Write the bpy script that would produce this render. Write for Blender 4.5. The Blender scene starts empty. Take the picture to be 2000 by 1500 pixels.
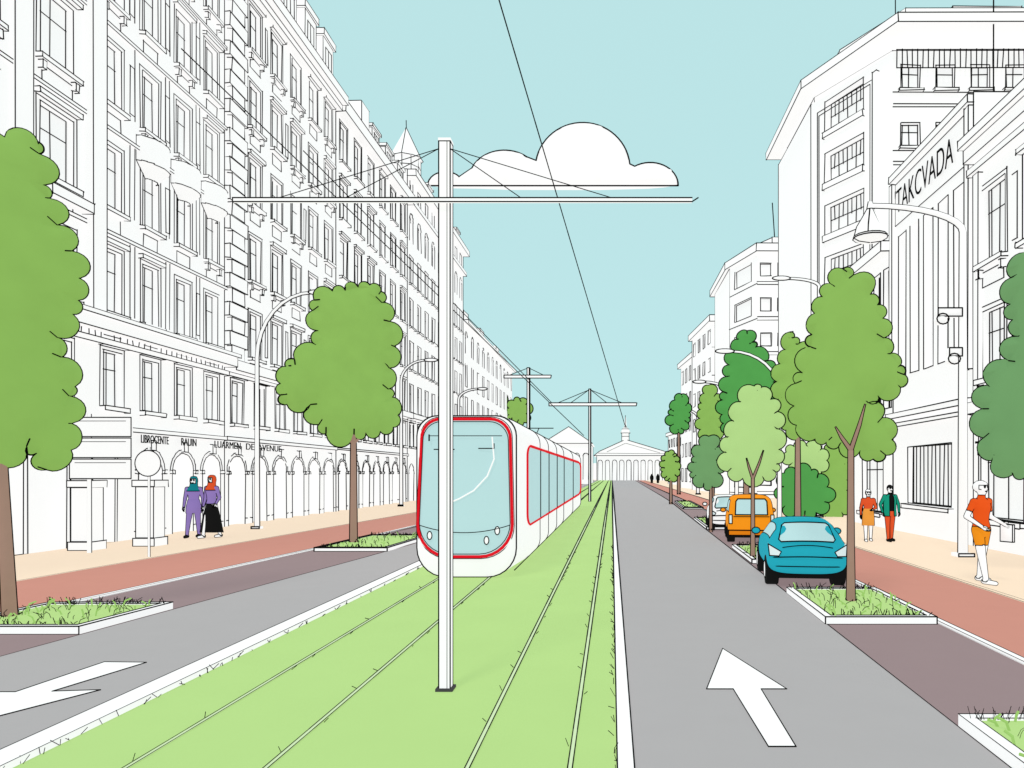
import bpy, math, random
import numpy as np
from mathutils import Vector, Matrix, geometry
random.seed(7); np.random.seed(7)
scene=bpy.context.scene
KE,KB=0.76,0.26  # self-glow share that flattens shading on every surface, then diffuse share
# ------------------------------------------------------------------ materials
def lin(c):
    c=c/255.0
    return c/12.92 if c<=0.04045 else ((c+0.055)/1.055)**2.4
MATS={}
def M(name,rgb,var=0.03,scale=3.0,ke=None,kb=None):
    if name in MATS: return MATS[name]
    m=bpy.data.materials.new(name); m.use_nodes=True
    nt=m.node_tree; b=nt.nodes['Principled BSDF']
    tc=nt.nodes.new('ShaderNodeTexCoord'); no=nt.nodes.new('ShaderNodeTexNoise')
    no.inputs['Scale'].default_value=scale; no.inputs['Detail'].default_value=3
    nt.links.new(tc.outputs['Object'],no.inputs['Vector'])
    def mk(k):
        mx=nt.nodes.new('ShaderNodeMix'); mx.data_type='RGBA'
        a=[lin(v)*k*(1-var) for v in rgb]+[1]; c=[min(1,lin(v)*k*(1+var)) for v in rgb]+[1]
        mx.inputs[6].default_value=a; mx.inputs[7].default_value=c
        nt.links.new(no.outputs['Fac'],mx.inputs[0]); return mx.outputs[2]
    nt.links.new(mk(KB if kb is None else kb),b.inputs['Base Color'])
    nt.links.new(mk(KE if ke is None else ke),b.inputs['Emission Color'])
    b.inputs['Emission Strength'].default_value=1.0
    b.inputs['Roughness'].default_value=0.9
    b.inputs['Specular IOR Level'].default_value=0.05
    MATS[name]=m; return m
WHITE=M('white_plaster',(254,254,254),0.01,ke=.80)
PANE=M('window_pane',(250,251,251),0.01,ke=.80)
INK=M('ink',(12,12,12),0.0,ke=0.3,kb=0.4)
RED=M('red_trim',(232,24,40))
GLASS=M('pale_glass',(191,225,228),0.02,1.5)
GRASS=M('lawn_green',(186,221,140),0.035,0.8)
ROAD=M('asphalt',(180,177,178),0.02,2)
PARK=M('parking_asphalt',(156,136,138),0.02,2)
BIKE=M('terracotta_paving',(208,146,131),0.025,2)
PAVE=M('peach_paving',(253,229,203),0.02,1)
TRUNK=M('bark',(164,134,118),0.06,6)
fk=dict(ke=.84,kb=.17)
G1=M('foliage_mid',(141,185,92),0.07,2.2,**fk)
G2=M('foliage_dark',(84,161,80),0.07,1.5,**fk)
G3=M('foliage_grey',(113,160,105),0.07,1.5,**fk)
G4=M('foliage_light',(180,217,138),0.06,1.5,**fk)
G5=M('foliage_olive',(108,160,72),0.07,1.0,**fk)
BLADE=M('grass_blade_green',(160,203,112),0.06,3)
TEAL=M('teal_paint',(38,170,190),0.02); ORANGE=M('orange_paint',(250,152,28),0.02)
BLACK=M('black_rubber',(22,22,22),0.02)
SHIRT=M('orange_cloth',(236,88,28)); SHORTS=M('amber_cloth',(243,148,30)); TEALC=M('teal_cloth',(24,150,122))
PURPLE=M('purple_cloth',(147,124,190)); RUST=M('rust_cloth',(225,86,44)); TANC=M('tan_cloth',(238,158,66)); HIJ=M('teal_scarf',(22,130,140))
# ------------------------------------------------------------------ mesh helpers
class MB:
    def __init__(s): s.v=[];s.f=[];s.m=[]
    def add(s,vs,fs,m=0):
        o=len(s.v); s.v+= [tuple(p) for p in vs]
        for f in fs: s.f.append([i+o for i in f]); s.m.append(m)
    def quad(s,a,b,c,d,m=0): s.add([a,b,c,d],[(0,1,2,3)],m)
    def hexa(s,c,m=0):
        s.add(c,[(0,3,2,1),(4,5,6,7),(0,1,5,4),(1,2,6,5),(2,3,7,6),(3,0,4,7)],m)
    def box(s,a,b,m=0):
        x0,y0,z0=a;x1,y1,z1=b
        s.hexa([(x0,y0,z0),(x1,y0,z0),(x1,y1,z0),(x0,y1,z0),(x0,y0,z1),(x1,y0,z1),(x1,y1,z1),(x0,y1,z1)],m)
    def loft(s,rings,m=0,cap=True):
        n=len(rings[0]); o=len(s.v)
        for r in rings: s.v+=[tuple(p) for p in r]
        for k in range(len(rings)-1):
            for i in range(n):
                j=(i+1)%n
                s.f.append([o+k*n+i,o+k*n+j,o+(k+1)*n+j,o+(k+1)*n+i]); s.m.append(m)
        if cap:
            s.f.append([o+i for i in range(n)][::-1]); s.m.append(m)
            s.f.append([o+(len(rings)-1)*n+i for i in range(n)]); s.m.append(m)
    def build(s,name,parent,mats,smooth=False):
        me=bpy.data.meshes.new(name); me.from_pydata(s.v,[],s.f)
        for m in mats: me.materials.append(m)
        me.polygons.foreach_set('material_index',s.m)
        if smooth: me.polygons.foreach_set('use_smooth',[True]*len(s.f))
        me.update()
        ob=bpy.data.objects.new(name,me); scene.collection.objects.link(ob)
        if parent: ob.parent=parent
        return ob
def empty(name,loc=(0,0,0)):
    e=bpy.data.objects.new(name,None); scene.collection.objects.link(e); e.location=loc; return e
def frame(d):
    d=Vector(d).normalized(); a=Vector((0,0,1)) if abs(d.z)<0.9 else Vector((1,0,0))
    u=d.cross(a).normalized(); return u,d.cross(u).normalized(),d
class InkS:
    def __init__(s,r=0.015,jit=0.5): s.r=r; s.j=jit; s.seg=[]
    def line(s,a,b,r=None,jit=None,drop=0):
        if drop and random.random()<drop: return
        r=r or s.r; j=(s.j if jit is None else jit)*r
        R=lambda: Vector((random.uniform(-j,j),random.uniform(-j,j),random.uniform(-j,j)))
        s.seg.append((Vector(a)+R(),Vector(b)+R(),r))
    def poly(s,pts,closed=False,r=None):
        n=len(pts)
        for i in range(n if closed else n-1): s.line(pts[i],pts[(i+1)%n],r,0)
    def build(s,parent,name='outline',mat=None):
        if not s.seg: return
        mb=MB()
        for a,b,r in s.seg:
            d=b-a
            if d.length<1e-5: continue
            u,v,w=frame(d); e=w*r*0.5; a2=a-e;b2=b+e
            ra=[a2+u*r,a2+v*r,a2-u*r,a2-v*r]; rb=[b2+u*r,b2+v*r,b2-u*r,b2-v*r]
            mb.loft([ra,rb],0)
        return mb.build(name,parent,[mat or INK])
def tubechain(mb,pts,rs,n=10,m=0):
    pts=[Vector(p) for p in pts]; rings=[]
    u=None
    for i,p in enumerate(pts):
        d=(pts[min(i+1,len(pts)-1)]-pts[max(i-1,0)]).normalized()
        if u is None: u,v,_=frame(d)
        else:
            u=(u-d*u.dot(d)).normalized(); v=d.cross(u)
        rings.append([p+u*(rs[i]*math.cos(2*math.pi*k/n))+v*(rs[i]*math.sin(2*math.pi*k/n)) for k in range(n)])
    mb.loft(rings,m)
def ellipsoid(mb,c,r,m=0,nu=14,nv=9):
    vs=[];fs=[]
    for j in range(nv+1):
        ph=math.pi*j/nv
        for i in range(nu):
            th=2*math.pi*i/nu
            vs.append((c[0]+r[0]*math.sin(ph)*math.cos(th),c[1]+r[1]*math.sin(ph)*math.sin(th),c[2]+r[2]*math.cos(ph)))
    for j in range(nv):
        for i in range(nu):
            k=(i+1)%nu
            fs.append((j*nu+i,(j+1)*nu+i,(j+1)*nu+k,j*nu+k))
    mb.add(vs,fs,m)
def capsule(mb,a,b,ra,rb,n=12,m=0):
    a=Vector(a);b=Vector(b);u,v,w=frame(b-a); rings=[]
    def rg(c,r): rings.append([c+u*(r*math.cos(2*math.pi*k/n))+v*(r*math.sin(2*math.pi*k/n)) for k in range(n)])
    for t in (80,50,20): q=math.radians(t); rg(a-w*ra*math.sin(q),ra*math.cos(q))
    rg(a,ra); rg(b,rb)
    for t in (20,50,80): q=math.radians(t); rg(b+w*rb*math.sin(q),rb*math.cos(q))
    mb.loft(rings,m)
def evaluated(ob):
    dg=bpy.context.evaluated_depsgraph_get(); dg.update()
    me=bpy.data.meshes.new_from_object(ob.evaluated_get(dg)); return me
def contour(me,d,ink,r,mw=None,boundary=True):
    mw=mw or Matrix(); d=Vector(d).normalized()
    nv=len(me.vertices); co=np.empty(nv*3); me.vertices.foreach_get('co',co); co=co.reshape(-1,3)
    no=np.array([tuple(v.normal) for v in me.vertices]); f=no@np.array(d)
    me.calc_loop_triangles()
    for t in me.loop_triangles:
        i=t.vertices; s=[f[k]>0 for k in i]
        if all(s) or not any(s): continue
        ps=[]
        for a,b in ((0,1),(1,2),(2,0)):
            if s[a]!=s[b]:
                fa,fb=f[i[a]],f[i[b]]; w=fa/(fa-fb); ps.append(Vector(co[i[a]]*(1-w)+co[i[b]]*w))
        if len(ps)==2: ink.seg.append((mw@ps[0],mw@ps[1],r))
    if boundary:
        em={}
        for p in me.polygons:
            for k in p.edge_keys: em.setdefault(k,[]).append(p.material_index)
        for k,l in em.items():
            if len(set(l))>1: ink.seg.append((mw@Vector(co[k[0]]),mw@Vector(co[k[1]]),r*0.8))
# ------------------------------------------------------------------ ground
SG=3000
def sheet(name,mat,left,right,z):
    """strip between two X(D) polylines [(D,X),...]"""
    ds=sorted(set([d for d,_ in left]+[d for d,_ in right]))
    L=lambda l,d: float(np.interp(d,[a for a,_ in l],[b for _,b in l]))
    mb=MB()
    for a,b in zip(ds[:-1],ds[1:]):
        mb.quad((L(left,a),a,z),(L(right,a),a,z),(L(right,b),b,z),(L(left,b),b,z))
    return mb.build(name,None,[mat])
mb=MB(); mb.quad((-SG,-SG,-0.004),(SG,-SG,-0.004),(SG,SG,-0.004),(-SG,SG,-0.004)); mb.build('ground',None,[PAVE])
E=236
lBld=[(0,-16.4),(E,-16.4)]
lBP=[(0,-12.8),(10,-12.3),(41,-11),(E,-11)]
lPB=[(0,-9.9),(10.8,-9.25),(29,-8.1),(E,-8.0)]
lRP=[(0,-7.9),(8.6,-7.3),(22,-6.15),(40,-6.0),(E,-6.0)]
lK0=[(0,-4.72),(E,-4.62)]; lK1=[(0,-4.45),(E,-4.38)]
rK0=[(0,.04),(E,.04)]; rK1=[(0,.165),(E,.165)]
rR=[(0,2.79),(60,4.7),(E,7.5)]
rPB=[(0,4.62),(60,6.0),(E,8.6)]
rBP=[(0,6.75),(60,8.0),(E,10.5)]
rBld=[(0,11.2),(E,14)]
sheet('left_pavement',PAVE,lBld,lBP,0.004); sheet('left_cycle_path',BIKE,lBP,lPB,0.008)
sheet('left_parking_lane',PARK,lPB,lRP,0.012); sheet('left_road',ROAD,lRP,lK0,0.016)
sheet('tramway_lawn',GRASS,lK1,rK0,0.016)
sheet('right_road',ROAD,rK1,rR,0.016); sheet('right_parking_lane',PARK,rR,rPB,0.012)
sheet('right_cycle_path',BIKE,rPB,rBP,0.008); sheet('right_pavement',PAVE,rBP,rBld,0.004)
def X(l,d): return float(np.interp(d,[a for a,_ in l],[b for _,b in l]))
def wl(d): return 0.0010*min(max(d,6),70)
def gline(mb,l,z,d0=2,d1=E,off=0,k=1.0):
    d=d0
    while d<d1:
        e=min(d*1.25,d1); a=X(l,d)+off;b=X(l,e)+off;wa=wl(d)*k;wb=wl(e)*k
        mb.quad((a-wa,d,z),(a+wa,d,z),(b+wb,e,z),(b-wb,e,z)); d=e
lines=MB()
for l in (lBP,lPB,lRP,rR,rPB,rBP): gline(lines,l,0.021)
gline(lines,rBP,0.021,off=.12,k=.6); gline(lines,lPB,0.021,off=.12,k=.7)
gline(lines,rPB,0.021,off=-.1,k=.7)
lines.build('lane_edge_lines',None,[INK])
def kerb(name,l0,l1,h,d0=1,d1=E,z=0.0):
    e=empty(name); mb=MB(); n=14; ds=[d0*(d1/d0)**(i/n) for i in range(n+1)]; ik=MB()
    for a,b in zip(ds[:-1],ds[1:]):
        A0,A1,B0,B1=X(l0,a),X(l1,a),X(l0,b),X(l1,b)
        mb.hexa([(A0,a,z),(A1,a,z),(B1,b,z),(B0,b,z),(A0,a,h),(A1,a,h),(B1,b,h),(B0,b,h)])
    mb.build('stone',e,[WHITE])
    gline(ik,l0,h+.004,d0,d1); gline(ik,l1,h+.004,d0,d1)
    ik.build('outline',e,[INK]); return e
kerb('tramway_kerb',lK0,lK1,0.07); kerb('tramway_kerb',rK0,rK1,0.07)
kerb('cycle_path_kerb',[(d,x-.1) for d,x in rPB],[(d,x-.004) for d,x in rPB],0.05)
kerb('cycle_path_kerb',[(d,x+.004) for d,x in lPB],[(d,x+.11) for d,x in lPB],0.05)
for pr in ((-3.6,-2.56),(-1.07,-.31)):
    e=empty('tram_track'); w=MB(); k=MB()
    for x in pr:
        d=2
        while d<E:
            q=min(d*1.25,E); a=.012+.0011*min(d,30); b=.012+.0011*min(q,30)
            w.quad((x-a,d,.022),(x+a,d,.022),(x+b,q,.022),(x-b,q,.022)); d=q
        d=2
        while d<E:
            q=min(d*1.25,E); a=.012+.0011*min(d,30); b=.012+.0011*min(q,30)
            for s in(-1,1):
                wa,wb=wl(d)*.9,wl(q)*.75
                k.quad((x+s*a-wa,d,.027),(x+s*a+wa,d,.027),(x+s*b+wb,q,.027),(x+s*b-wb,q,.027))
            d=q
    w.build('rails',e,[M('rail_steel',(214,236,190),0.01)]); k.build('outline',e,[INK])
ik=InkS(.004,0)
for l,s in ((lK1,1),(rK0,-1)):
    d=4.8
    while d<22:
        x=X(l,d)
        for q in range(random.choice((1,2,2))):
            x0=x+s*random.uniform(0,.03); ik.line((x0,d,.02),(x0+s*random.uniform(-.02,.06),d-random.uniform(-.05,.1),.02+random.uniform(.03,.07)),.0005*d)
        d+=random.uniform(.1,.45)*(d/7)
for x in(-3.6,-2.56,-1.07,-.31):
    d=4.8
    while d<20:
        s=random.choice((-1,1)); x0=x+s*(.03+.0011*d)
        ik.line((x0,d,.02),(x0+s*.03,d+random.uniform(-.1,.1),.05),.0005*d); d+=random.uniform(.5,1.6)
ik.build(None,'grass_tufts')
def flat(name,pts,z,mat,rr=.006):
    e=empty(name); mb=MB(); mb.add([(x,y,z) for x,y in pts],[list(range(len(pts)))]); mb.build('paint',e,[mat])
    ik=InkS(rr,0); ik.poly([(x,y,z+.002) for x,y in pts],True); ik.build(e); return e
flat('road_arrow_marking',[(1.38,8.93),(.958,7.25),(1.228,7.25),(1.25,5.72),(1.47,5.72),(1.51,7.25),(1.77,7.25)],.021,WHITE)
flat('road_arrow_marking',[(-5.87,8.29),(-5.37,8.27),(-5.60,7.17),(-5.15,7.22),(-5.75,5.9),(-6.35,7.15),(-5.95,7.15)],.021,WHITE)
# ------------------------------------------------------------------ planters
def planter(x0,x1,y0,y1,sl=0.0,n=120):
    e=empty('tree_planter'); mb=MB(); k=.11*(1 if y0<30 else 1.3)
    S=lambda x,y:(x+sl*(y-y0),y)
    def q(a0,a1,b0,b1,z0,z1,m):
        c=[S(a0,b0),S(a1,b0),S(a1,b1),S(a0,b1)]
        mb.hexa([(x,y,z0) for x,y in c]+[(x,y,z1) for x,y in c],m)
    q(x0,x1,y0,y0+k,0,.12,0);q(x0,x1,y1-k,y1,0,.12,0);q(x0,x0+k,y0+k,y1-k,0,.12,0);q(x1-k,x1,y0+k,y1-k,0,.12,0)
    q(x0+k,x1-k,y0+k,y1-k,0,.10,1)
    D=y0; ik=InkS(.001*D,0)
    for (a0,a1,b0,b1) in((x0,x1,y0,y1),(x0+k,x1-k,y0+k,y1-k)):
        ik.poly([(*S(a0,b0),.123),(*S(a1,b0),.123),(*S(a1,b1),.123),(*S(a0,b1),.123)],True)
    ik.line((*S(x0,y0),.01),(*S(x1,y0),.01));ik.line((*S(x0,y0),0),(*S(x0,y0),.12));ik.line((*S(x1,y0),0),(*S(x1,y0),.12));ik.line((*S(x0,y0),.01),(*S(x0,y1),.01))
    gb=InkS(.012,0)
    for i in range(int(n*.6)):
        x=random.uniform(x0+k*.7,x1-k*.7);y=random.uniform(y0+k*.7,y1-k*.7); x,y=S(x,y)
        h=random.uniform(.05,.13);dx=random.uniform(-.12,.12)
        p=[(x,y,.1),(x+dx*.3,y,.1+h*.7),(x+dx,y+.02,.1+h)]
        if i%5<3: ik.poly(p,False,.00048*D)
        else: gb.poly(p,False,.012)
    for i in range(n//2):
        x=random.uniform(x0+.05,x1-.05); yb=random.choice((y0+k,y1-k,y1-k)); xx,yy=S(x,yb)
        ik.poly([(xx,yy,.11),(xx+random.uniform(-.06,.06),yy,.11+random.uniform(.04,.12))],False,.0006*D)
    mb.build('kerb_and_lawn',e,[WHITE,GRASS]); ik.build(e); gb.build(e,'grass_blades',BLADE)
planter(3.1,4.72,10.4,13.1,.035,170); planter(2.93,4.6,4.3,6.2,.035,190); planter(3.4,4.9,17.4,21,.035,90); planter(3.7,5.1,28,34,.035,60)
planter(4.4,5.6,44,54,.035,40)
planter(-9.25,-7.25,9.75,11.6,.08,170); planter(-8.35,-6.3,20.1,24.4,.03,120)
# ------------------------------------------------------------------ trees / clouds
def scallop(pts,step,bulge,tail=.12):
    P=[Vector(p) for p in pts]; area=sum(P[i].x*P[(i+1)%len(P)].y-P[(i+1)%len(P)].x*P[i].y for i in range(len(P)))
    if area<0: P=P[::-1]
    n=len(P); dense=[]
    for i in range(n):
        a,b,c,d=P[i-1],P[i],P[(i+1)%n],P[(i+2)%n]
        for k in range(8):
            t=k/8; dense.append(.5*((2*b)+(c-a)*t+(2*a-5*b+4*c-d)*t*t+(3*b-a-3*c+d)*t**3))
    cum=[0]
    for i in range(len(dense)): cum.append(cum[-1]+(dense[(i+1)%len(dense)]-dense[i]).length)
    tot=cum[-1]
    def at(s):
        s%=tot; i=int(np.searchsorted(cum,s,side='right'))-1; i=min(i,len(dense)-1)
        t=(s-cum[i])/max(cum[i+1]-cum[i],1e-9); return dense[i].lerp(dense[(i+1)%len(dense)],t)
    ss=[0]
    while ss[-1]<tot: ss.append(ss[-1]+step*random.uniform(.5,1.5))
    ss=[s*tot/ss[-1] for s in ss]; out=[];tails=[]
    for a,b in zip(ss[:-1],ss[1:]):
        p,q=at(a),at(b); d=q-p; nrm=Vector((d.y,-d.x)); bl=bulge*random.uniform(.75,1.2)
        for k in range(9):
            t=k/9; out.append(p+d*(t-0.04*math.sin(2*math.pi*t))+nrm*(bl*math.sin(math.pi*t)**.7))
        if random.random()<.6:
            q1=p-nrm.normalized()*tail*step; tails.append((p,q1+d.normalized()*random.uniform(-.3,.5)*tail*step*1.5))
    return out,tails
def inflate(e,name,out,tails,y,mat,inkr,thick=.55,step=None,lump=.03):
    O=np.array([(p.x,p.y) for p in out]); mn,mx=O.min(0),O.max(0)
    size=min(mx-mn); g=step or size/11
    pts=[Vector((x+random.uniform(-.2,.2)*g,z+random.uniform(-.2,.2)*g)) for x in np.arange(mn[0],mx[0],g) for z in np.arange(mn[1],mx[1],g)]
    n=len(out); allv=[Vector((p.x,p.y)) for p in out]+pts
    r=geometry.delaunay_2d_cdt(allv,[],[list(range(n))],1,1e-5)
    V=np.array([(v[0],v[1]) for v in r[0]]); F=[list(f) for f in r[2]]
    cnt={}
    for f in F:
        for i in range(len(f)):
            k=tuple(sorted((f[i],f[(i+1)%len(f)]))); cnt[k]=cnt.get(k,0)+1
    bd=set(i for k,c in cnt.items() if c==1 for i in k)
    d=np.array([np.sqrt(((O-v)**2).sum(1)).min() for v in V]); R=d.max()
    T=R*thick; mb=MB(); vs=[];idx={}
    for s in(-1,1):
        for i,v in enumerate(V):
            if i in bd:
                if s==-1: idx[(s,i)]=len(vs); vs.append((v[0],y,v[1]))
                else: idx[(s,i)]=idx[(-1,i)]
            else:
                w=min(d[i]/R,1); h=T*math.sqrt(1-(1-w)**2)*(1+lump*math.sin(v[0]*9/size*2+s)*math.cos(v[1]*11/size*2))
                idx[(s,i)]=len(vs); vs.append((v[0],y+s*h,v[1]))
    fs=[]
    for f in F:
        if len(set(f))<3: continue
        fs.append([idx[(-1,i)] for i in f]); fs.append([idx[(1,i)] for i in f][::-1])
    mb.add(vs,fs); mb.build(name,e,[mat],True)
    ik=InkS(inkr,0); ik.poly([(p.x,y,p.y) for p in out],True)
    for a,b in tails: ik.line((a.x,y-inkr,a.y),(b.x,y-inkr*2-T*.4,b.y),inkr*.9,0)
    ik.build(e); return T
def outline_tube(mb,ik,pts,rs,n=8,r=.01,m=0):
    tubechain(mb,pts,rs,n,m); P=[Vector(p) for p in pts]
    for s in(-1,1):
        q=[]
        for i,p in enumerate(P):
            d=P[min(i+1,len(P)-1)]-P[max(i-1,0)]; pr=Vector((d.z,0,-d.x)); 
            if pr.length<1e-6: pr=Vector((1,0,0))
            pr.normalize(); q.append(p+pr*(s*rs[i]))
        ik.poly(q,False,r)
def tree(bx,D,prof,mat,tw=.1,top=None,step=.42,forks=None,bulge=.42,name='broadleaf_tree',lean=0):
    """prof: silhouette (dx,dz) in units of 1/1400 of the distance; the crown is turned towards the street"""
    u=D/1400; az=math.atan2(bx,D); ca=math.cos(az); rad=D/ca
    w0=(max(a for a,b in prof)-min(a for a,b in prof))*u
    off=.28*w0*.5 if forks else 0; kk=1+off/rad
    e=empty(name,(bx,D,0)); e.rotation_euler=(0,0,-az)
    P=[Vector((a*u*ca*kk,2.2+(b*u-2.2)*kk)) for a,b in prof]
    out,tails=scallop(P,step,bulge,.3); ir=.00112*D
    O=np.array([(p.x,p.y) for p in out]); w=O[:,0].max()-O[:,0].min()
    inflate(e,'crown',out,tails,off,mat,ir)
    mb=MB(); ik=InkS(ir*.9,0)
    zb=O[:,1].min(); zt=(top*u) if top else zb+.45*(O[:,1].max()-zb)
    fy=-off*.6
    if forks:
        c=(lean*u,fy,top*u)
        outline_tube(mb,ik,[(0,0,.02),(lean*u*.3,-off*.1,top*u*.4),(lean*u*.6,-off*.35,top*u*.8),c],[tw*1.15,tw*.9,tw*.75,tw*.7],8,ir*.8)
        for fx,fz in forks:
            outline_tube(mb,ik,[c,(fx*u*.6+lean*u*.4,fy-.05,top*u+(fz-top)*u*.55),(fx*u,fy-.1,fz*u)],[tw*.55,tw*.4,tw*.12],6,ir*.8)
    else:
        outline_tube(mb,ik,[(0,0,.02),(-lean*u*.5,0,zb*.5),(-lean*u,0,zb),(-lean*u,0,zt)],[tw*1.1,tw*.95,tw*.8,tw*.4],8,ir*.9)
        for s in(-1,1): tubechain(mb,[(-lean*u,0,zb+.1),(s*w*.12,0,zb+.25*(zt-zb)),(s*w*.15,0,zt)],[tw*.5,tw*.35,tw*.15],6)
    for s in range(5):
        a=math.pi*s/2.5; ik.line((tw*math.cos(a),tw*math.sin(a),.1),(1.6*tw*math.cos(a),1.6*tw*math.sin(a),.13),ir*.8)
    mb.build('trunk_and_limbs',e,[TRUNK],True); ik.build(e,'trunk_outline'); return e
def rel(pts,bx,by): return [(x-bx,by-y) for x,y in pts]
tree(-8.9,10.6,rel([(50,254),(78,268),(75,320),(97,370),(118,430),(145,470),(163,530),(153,590),(118,640),(118,680),(145,715),(152,750),(122,790),(152,835),(142,880),(105,916),(78,905),(68,862),(40,880),(0,890),(-40,900),(-100,860),(-130,700),(-140,520),(-100,380),(-40,300),(10,270)],20,1215),G1,.085,step=.34,lean=12)
tree(-7.93,22,rel([(740,556),(748,600),(768,640),(768,700),(752,738),(778,800),(765,835),(715,845),(670,852),(628,842),(615,795),(560,792),(552,755),(566,715),(610,692),(622,650),(612,610),(624,575),(662,572),(700,560)],690,1065),G1,.1,step=.55)
tree(3.95,11.85,rel([(1645,524),(1688,562),(1722,620),(1728,680),(1762,728),(1752,765),(1695,785),(1740,840),(1730,888),(1712,900),(1680,880),(1640,872),(1600,858),(1562,848),(1550,800),(1552,745),(1580,700),(1590,610),(1622,552)],1662,1185),G1,.062,top=305,forks=[(-28,350),(26,392)],step=.34)
tree(9.27,15,rel([(2000,485),(1972,530),(1972,600),(1988,660),(1965,700),(1930,730),(1912,790),(1914,850),(1932,898),(1970,925),(2020,922),(2100,900),(2150,750),(2120,560),(2060,480)],2060,1130),G3,.09,step=.45)
tree(3.56,18.1,rel([(1478,752),(1498,774),(1516,797),(1518,830),(1520,880),(1514,922),(1490,937),(1450,934),(1420,919),(1415,872),(1430,822),(1444,784)],1470,1095),G4,.05,top=160,forks=[(-12,200),(20,215)],step=.4)
tree(3.7,26.8,rel([(1385,852),(1400,880),(1401,928),(1385,952),(1354,940),(1349,905),(1364,870)],1385,1040),G3,.05,step=.45)
tree(4.2,51,rel([(1312,880),(1324,897),(1326,925),(1312,938),(1299,930),(1296,900)],1312,985),G1,.08,step=.45)
tree(7.0,50,rel([(1385,752),(1405,790),(1408,850),(1374,858),(1368,800)],1391,987),G1,.12,step=.8)
tree(7.0,75,rel([(1330,770),(1345,800),(1336,838),(1312,843),(1310,800)],1325,966),G2,.12,step=1.0)
tree(7.5,40,rel([(1450,642),(1476,680),(1505,720),(1508,800),(1495,860),(1430,860),(1410,800),(1424,712)],1457,1002),G2,.14,step=.7)
tree(8.3,32,rel([(1540,648),(1571,690),(1596,702),(1596,800),(1578,850),(1534,838),(1517,742),(1534,682)],1558,1021),G1,.12,step=.6)
tree(9.77,36,rel([(1535,884),(1562,868),(1600,874),(1614,900),(1596,926),(1555,923)],1575,1010),G4,.1,step=.6)
tree(11.06,36.6,rel([(1590,930),(1612,885),(1650,862),(1664,920),(1660,1000),(1600,1003)],1625,1010),G1,.1,step=.6,name='shrub')
tree(9.4,35.2,rel([(1520,925),(1570,915),(1602,940),(1606,985),(1560,1003),(1520,990)],1560,1010),G2,.1,step=.6,name='shrub')
tree(-17.3,110,rel([(955,800),(965,776),(985,772),(995,800),(990,815),(958,812)],975,953),G5,.2,step=1.3)
tree(-14.5,110,rel([(995,790),(1015,780),(1032,790),(1028,822),(998,822)],1010,953),G1,.2,step=1.3)
def cloud():
    D=400;u=D/1400;e=empty('cloud'); out=[]
    def arc(cx,cy,r,a0,a1,n=14,ry=None):
        for i in range(n+1):
            a=math.radians(a0+(a1-a0)*i/n); out.append(Vector(((cx+r*math.cos(a)-1195)*u,2.2+(925-(cy-(ry or r)*math.sin(a)))*u)))
    arc(1270,362,54,0,124,16,44); arc(1138,330,92,6,170,28,90); arc(985,350,68,50,158,18,56); arc(870,362,34,38,180,12,26)
    inflate(e,'body',out,[],D,M('cloud_white',(254,254,254),0.005,.05,ke=.93,kb=.1),.62,.25,step=4,lump=0)
cloud()
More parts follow.
